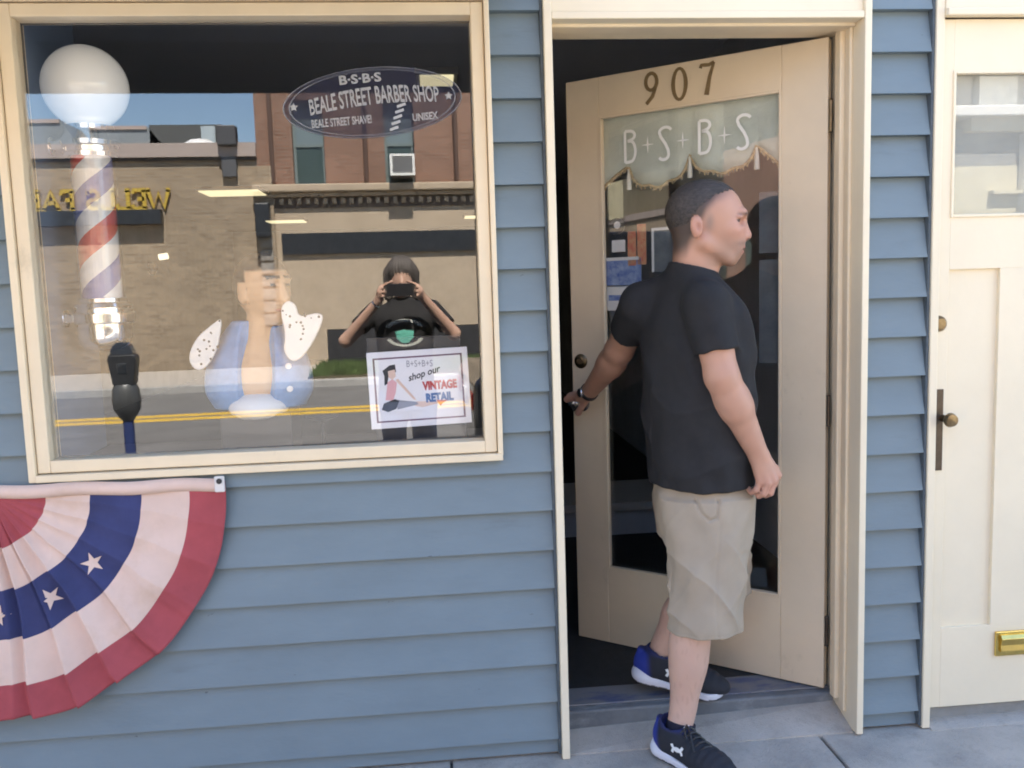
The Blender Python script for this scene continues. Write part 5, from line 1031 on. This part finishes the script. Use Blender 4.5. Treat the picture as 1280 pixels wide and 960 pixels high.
def shoe(parent, heel, d, z0, pitch, label, right=True):
    """running shoe built along its own axis, then set on the ground"""
    fu = Field((-0.02, -0.075, -0.01), (0.34, 0.075, 0.16), 0.0035)
    fu.add(ell((0.055, 0, 0.055), (0.056, 0.041, 0.052)), 0.0); fu.add(ell((0.225, 0.004, 0.040), (0.088, 0.050, 0.040)), 0.02); fu.add(cone((0.08, 0, 0.055), (0.23, 0.003, 0.040), 0.045, 0.044), 0.02)
    fu.add(cone((0.072, 0, 0.06), (0.078, 0, 0.098), 0.047, 0.046), 0.02); fu.add(cone((0.105, 0, 0.082), (0.20, 0.002, 0.050), 0.036, 0.034), 0.02); fu.add(cone((0.022, 0, 0.07), (0.018, 0, 0.098), 0.016, 0.012), 0.012)
    fu.sub(cone((0.085, 0, 0.11), (0.080, 0, 0.17), 0.040, 0.043), 0.005)
    X, Y, Z = fu.grid(); fu.f = np.maximum(fu.f, (0.026-Z)+0*fu.f)+0.0009*np.sin(X*260).astype(np.float32)*sst(0.12, 0.16, X)*sst(0.04, 0.07, Z)
    VU, FU = fu.nets()
    fo = Field((-0.03, -0.075, -0.01), (0.35, 0.075, 0.07), 0.0035)
    def sole(X, Y, Z):
        t = np.clip((X-0.05)/0.19, 0, 1); r = 0.046+0.008*t-0.010*np.sin(pi*t)
        dd = np.sqrt((X-0.05-t*0.19)**2+(Y-0.003*t)**2)-r-0.007*np.sin(np.clip(Z/0.04, 0, 1)*pi)*(1-t)
        top = 0.046-0.020*sst(0.0, 0.14, X)+0.010*sst(0.24, 0.32, X); bot = 0.018*sst(0.22, 0.33, X)+0.010*sst(0.03, -0.02, X)
        return np.maximum(dd, np.maximum(Z-top, bot-Z)).astype(np.float32)
    fo.add((np.array([-0.02, -0.06, 0]), np.array([0.34, 0.06, 0.06]), sole), 0.0); VO, FO = fo.nets()
    d = np.array([d[0], d[1], 0.0]); d /= np.linalg.norm(d); s_ = np.array([-d[1], d[0], 0]); cp, sp = cos(pitch), sin(pitch); ax = d*cp-UP*sp; up2 = UP*cp+d*sp
    xf = lambda v: np.array([heel[0], heel[1], z0])+1.1*(np.outer(v[:, 0], ax)+np.outer(v[:, 1], s_)+np.outer(v[:, 2], up2))
    cu = np.tile(np.array([0.020, 0.022, 0.030]), (len(VU), 1)); bl = sst(0.075, 0.045, VU[:, 0]+0.25*(VU[:, 2]-0.05)); cu = cu*(1-bl[:, None])+np.array([0.025, 0.045, 0.30])*bl[:, None]
    bl = sst(0.098, 0.108, VU[:, 2])*(VU[:, 0] < 0.14); cu = cu*(1-bl[:, None])+np.array([0.02, 0.025, 0.09])*bl[:, None]
    co = np.tile(np.array([0.66, 0.67, 0.74]), (len(VO), 1)); co[VO[:, 2] < 0.006+0.012*sst(0.22, 0.33, VO[:, 0])] = (0.05, 0.05, 0.06)
    A = mk('shoe', xf(VU), FU, vcmat('shoe_mesh_fabric', 0.75, bump=0.25, bscale=500), parent, smooth=True, cols=cu); A['label'] = label
    mk('sole', xf(VO), FO, vcmat('foam_sole', 0.6), A, smooth=True, cols=co)
    # emblem on the outer side: two crossing arcs
    sg_ = -1 if right else 1
    def band(pts, wd):
        out = []
        for p, q in zip(pts[:-1], pts[1:]):
            p, q = np.array(p), np.array(q); dd = (q-p)/np.linalg.norm(q-p); nn = np.array([-dd[1], dd[0]])*wd/2; out.append([tuple(p-nn), tuple(q-nn), tuple(q+nn), tuple(p+nn)])
        return out
    polys = band(arc(0.0, 0.0165, 0.018, 0.020, 195, 345, 6), 0.0075)+band(arc(0.0, -0.0165, 0.018, 0.020, 165, 15, 6), 0.0075)
    polys = [[(p[0]*1.15, p[1]) for p in q] for q in polys]
    U_ = np.array([1, 0, 0.12]); U_ /= np.linalg.norm(U_); N_ = np.array([0, sg_*0.94, 0.34]); V_ = np.cross(N_, U_)*(-sg_*-1); V_ = V_ if V_[2] > 0 else -V_
    mb = project(VU, FU, polys, np.array([0.135, sg_*0.03, 0.058]), U_, V_, N_, 0.0012); mb.v = [tuple(p) for p in xf(np.array(mb.v))]; thicken(mb.build('emblem', WHITE, A), 0.001)
    mb = project(VU, FU, [[(p[0]*0.45, p[1]*0.45) for p in q] for q in polys], np.array([0.125, 0.0, 0.11]), np.array([0, 1.0, 0]), np.array([0.8, 0, 0.6])*-1, np.array([0.35, 0, 0.94]), 0.004); mb.v = [tuple(p) for p in xf(np.array(mb.v))]; thicken(mb.build('emblem', WHITE, A), 0.001)
    mb = MB()
    for i in range(5):
        x_ = 0.128+0.019*i; zt = 0.118-0.30*(x_-0.115)-0.001; mb.tube([(x_, -0.024, zt-0.010), (x_+0.005, -0.008, zt+0.002), (x_+0.009, 0.008, zt+0.002), (x_+0.012, 0.024, zt-0.011)], 0.0032, 6)
    mb.tube([(0.130, 0.0, 0.122), (0.150, -0.03, 0.125), (0.168, -0.036, 0.108), (0.150, -0.028, 0.108), (0.132, -0.004, 0.118)], 0.0026, 6); mb.tube([(0.130, 0.0, 0.122), (0.165, -0.020, 0.118), (0.200, -0.040, 0.085)], 0.0026, 6)
    mb.v = [tuple(p) for p in xf(np.array(mb.v))]; mb.build('laces', BLACK, A)
    return A
NAVYS = mat('navy_sock', (0.012, 0.013, 0.03), 0.9, bump=0.3, bscale=700)
MB().lathe([(0.046, 0.07), (0.0475, 0.10), (0.0465, 0.125), (0.043, 0.126)], (0.722, -0.086, 0.0), (0.24, 0.17, 1), 28).build('sock', NAVYS, man, smooth=True)
MB().lathe([(0.042, -0.03), (0.046, 0.0), (0.045, 0.032), (0.041, 0.033)], (0.750, 0.243, 0.195), (0.25, -0.04, 1), 28).build('sock', NAVYS, man, smooth=True)
shoe(man, (0.688, 0.010), (0.46, -0.89), 0.001, radians(0), 'navy running shoe with white sole planted on the pavement')
shoe(man, (0.668, 0.278), (0.90, -0.44), 0.128, radians(8.2), 'navy running shoe with white sole, heel lifted inside the doorway')
# wrist watch
wd_ = np.array(LWR)-np.array(LEL); wd_ /= np.linalg.norm(wd_); wc = np.array(LWR)-wd_*0.008
wt = thing('wrist_watch', tuple(wc-UP*0.03), 'black wrist watch with steel case on the wrist at the door knob', 'watch')
MB().lathe([(0.034, -0.010), (0.0365, -0.008), (0.0365, 0.008), (0.034, 0.010)], wc, wd_, 24).build('strap', BLACK, wt, smooth=True)
nn = np.array([-0.75, -0.55, 0.2]); nn -= wd_*(nn@wd_); nn /= np.linalg.norm(nn); MB().lathe([(0.018, 0), (0.019, 0.004), (0.017, 0.009), (0, 0.0095)], wc+nn*0.034, nn, 20).build('case', STEEL, wt, smooth=True)

# ------------------------------------------------------------------ photographer, mirrored in the shop window
lady = thing('person', (-0.05, -3.0, 0.0), 'photographer in a black printed T-shirt holding up a phone, mirrored in the window', 'person')
fp = Field((-0.55, -3.25, 0.02), (0.40, -2.64, 1.80), 0.008)
pc = np.array([-0.055, -2.985, 1.615])
fp.add(ell(pc+np.array([0, -0.01, 0.03]), (0.078, 0.098, 0.10)), 0.01); fp.add(ell(pc+np.array([0, 0.03, -0.035]), (0.062, 0.065, 0.085)), 0.03); fp.add(cone(pc+np.array([0, 0.088, 0.0]), pc+np.array([0, 0.103, -0.035]), 0.009, 0.014), 0.01)
fp.add(cone(pc+np.array([0, -0.02, -0.08]), pc+np.array([0, -0.03, -0.19]), 0.052, 0.056), 0.02)
fp.add(loft([(0.86, -0.05, -3.0, 0.17, 0.11, 0), (1.05, -0.05, -3.0, 0.155, 0.105, 0), (1.25, -0.05, -3.0, 0.17, 0.115, 0), (1.38, -0.05, -3.01, 0.175, 0.10, 0), (1.45, -0.05, -3.02, 0.10, 0.075, 0)]), 0.02)
for S_, E_2, W_2 in (((-0.235, -3.01, 1.405), (-0.425, -2.90, 1.225), (-0.205, -2.775, 1.475)), ((0.135, -3.01, 1.405), (0.265, -2.90, 1.245), (0.060, -2.775, 1.50))):
    fp.add(cone(S_, E_2, 0.050, 0.044), 0.02); fp.add(cone(E_2, W_2, 0.043, 0.027), 0.015)
for x_, w_2, sgn in ((-0.165, (-0.205, -2.775, 1.475), -1), (0.024, (0.060, -2.775, 1.50), 1)):
    hc_ = np.array([x_+sgn*0.022, -2.752, 1.525]); fp.add(cone(w_2, hc_, 0.026, 0.030), 0.015); fp.add(ell(hc_, (0.022, 0.022, 0.042)), 0.01)
    for i in range(4): fp.add(cone(hc_+np.array([0, 0.0, 0.036-0.022*i]), (x_+sgn*0.010, -2.722, 1.578-0.026*i) if i else (x_-sgn*0.05, -2.733, 1.592), 0.011, 0.009), 0.006)
for x_ in (-0.14, 0.05):
    fp.add(cone((x_, -3.0, 0.88), (x_*1.05, -2.98, 0.48), 0.085, 0.058), 0.03); fp.add(cone((x_*1.05, -2.98, 0.48), (x_*1.05, -3.01, 0.09), 0.056, 0.040), 0.02)
V, F = fp.nets(); c2 = np.tile(np.array([0.56, 0.35, 0.26]), (len(V), 1)); mk('body', V, F, vcmat('photographer_skin', 0.5, sss=0.05), lady, smooth=True, cols=c2)
fh = Field((-0.22, -3.16, 1.42), (0.12, -2.86, 1.79), 0.006)
fh.add(ell(pc+np.array([0, -0.02, 0.042]), (0.096, 0.112, 0.105)), 0.0)
for q in (-1, 1): fh.add(cone(pc+np.array([q*0.075, -0.02, 0.03]), pc+np.array([q*0.088, -0.01, -0.12]), 0.040, 0.026), 0.03)
fh.add(cone(pc+np.array([0, -0.075, 0.0]), pc+np.array([0, -0.075, -0.13]), 0.060, 0.05), 0.03); fh.sub(ell(pc+np.array([0, 0.110, -0.065]), (0.058, 0.075, 0.085)), 0.01)
X, Y, Z = fh.grid(); fh.f = fh.f+0.004*np.sin(np.arctan2(X-pc[0], Y-pc[1])*26+Z*20).astype(np.float32); V, F = fh.nets()
mk('hair', V, F, mat('grey_brown_hair', (0.10, 0.085, 0.075), 0.45, var=0.5, vscale=90, bump=0.5, bscale=300, stretch=(1, 1, 0.15)), lady, smooth=True)
fs = Field((-0.42, -3.20, 0.80), (0.32, -2.84, 1.52), 0.007)
fs.add(loft([(0.82, -0.05, -3.0, 0.188, 0.128, 0), (1.05, -0.05, -3.0, 0.178, 0.126, 0), (1.25, -0.05, -2.995, 0.188, 0.137, 0), (1.37, -0.05, -3.005, 0.19, 0.118, 0), (1.45, -0.05, -3.02, 0.12, 0.088, 0), (1.49, -0.05, -3.02, 0.075, 0.07, 0)]), 0.02)
for S_, E_2 in (((-0.235, -3.01, 1.405), (-0.425, -2.90, 1.225)), ((0.135, -3.01, 1.405), (0.265, -2.90, 1.245))):
    S_, E_2 = np.array(S_), np.array(E_2); d_ = (E_2-S_)/np.linalg.norm(E_2-S_); fs.add(clip(cone(S_, S_+d_*0.2, 0.064, 0.062), S_+d_*0.16, d_), 0.03)
X, Y, Z = fs.grid(); fs.f = fs.f+0.003*fnoise(X, Y, Z, 25.0); V, F = fs.nets(); ts = mk('t_shirt', V, F, TSH, lady, smooth=True)
def fpoly(pts): return [[(p[0], p[1]) for p in pts]]
def arcband(cx, cy, r0, r1, a0, a1, n_=10):
    out = []
    for i in range(n_): a, b = radians(a0+(a1-a0)*i/n_), radians(a0+(a1-a0)*(i+1)/n_); out.append([(cx+r0*cos(a), cy+r0*0.6*sin(a)), (cx+r1*cos(a), cy+r1*0.6*sin(a)), (cx+r1*cos(b), cy+r1*0.6*sin(b)), (cx+r0*cos(b), cy+r0*0.6*sin(b))])
    return out
O_ = np.array([-0.05, -2.86, 1.24]); Ux, Nx = np.array([-1.0, 0, 0]), np.array([0, 1.0, 0])
thicken(project(V, F, arcband(0, 0.03, 0.105, 0.135, 25, 155), O_, Ux, UP, Nx, 0.002).build('shirt_print', mat('white_shirt_print', (0.6, 0.62, 0.55), 0.8), ts))
thicken(project(V, F, [[(-0.06, 0.035), (-0.05, -0.01), (-0.02, -0.04), (0.02, -0.04), (0.05, -0.01), (0.06, 0.035), (0.0, 0.045)]], O_, Ux, UP, Nx, 0.002).build('shirt_print', mat('teal_shirt_print', (0.12, 0.45, 0.35), 0.8), ts))
thicken(project(V, F, arcband(0, 0.01, 0.10, 0.125, 200, 340), O_, Ux, UP, Nx, 0.002).build('shirt_print', bpy.data.materials['white_shirt_print'], ts))
fs = Field((-0.33, -3.2, 0.05), (0.24, -2.84, 0.98), 0.009); fs.add(loft([(0.76, -0.05, -3.0, 0.175, 0.125, 0), (0.88, -0.05, -3.0, 0.176, 0.120, 0), (0.96, -0.05, -3.0, 0.165, 0.112, 0)]), 0.02)
for x_ in (-0.14, 0.05): fs.add(cone((x_, -3.0, 0.84), (x_*1.05, -2.98, 0.48), 0.098, 0.072), 0.03); fs.add(cone((x_*1.05, -2.98, 0.48), (x_*1.05, -3.01, 0.10), 0.070, 0.062), 0.02)
X, Y, Z = fs.grid(); fs.f = fs.f+0.004*fnoise(X, Y, Z, 30.0); V, F = fs.nets(); mk('jeans', V, F, mat('blue_denim', (0.05, 0.075, 0.14), 0.9, var=0.25, vscale=12, bump=0.2, bscale=400), lady, smooth=True)
for x_ in (-0.145, 0.052):
    fo = Field((x_-0.08, -3.16, -0.01), (x_+0.08, -2.80, 0.13), 0.006); fo.add(ell((x_, -3.04, 0.05), (0.043, 0.06, 0.055)), 0.0); fo.add(ell((x_, -2.93, 0.035), (0.048, 0.11, 0.04)), 0.03); X, Y, Z = fo.grid(); fo.f = np.maximum(fo.f, (0.002-Z)+0*fo.f); V, F = fo.nets(); mk('shoe', V, F, mat('white_trainer', (0.6, 0.6, 0.6), 0.6), lady, smooth=True)
MB().lathe([(0.028, -0.008), (0.031, -0.004), (0.031, 0.004), (0.028, 0.008)], (-0.222, -2.785, 1.455), (0.62, 0.35, 0.70), 18).build('bracelet', CHROME, lady, smooth=True)
ph = thing('phone', (-0.072, -2.7275, 1.498), 'dark smartphone held sideways by the photographer', 'phone')
bx('phone_body', mat('dark_phone_glass', (0.03, 0.03, 0.034), 0.12, coat=0.5), ph, -0.152, 0.0125, -2.732, -2.7235, 1.500, 1.576, bevel=0.0035)
MB().lathe([(0.007, 0), (0.007, 0.001), (0.004, 0.0012)], (0.0, -2.7235, 1.533), (0, 1, 0), 16).build('lens', CHROME, ph)
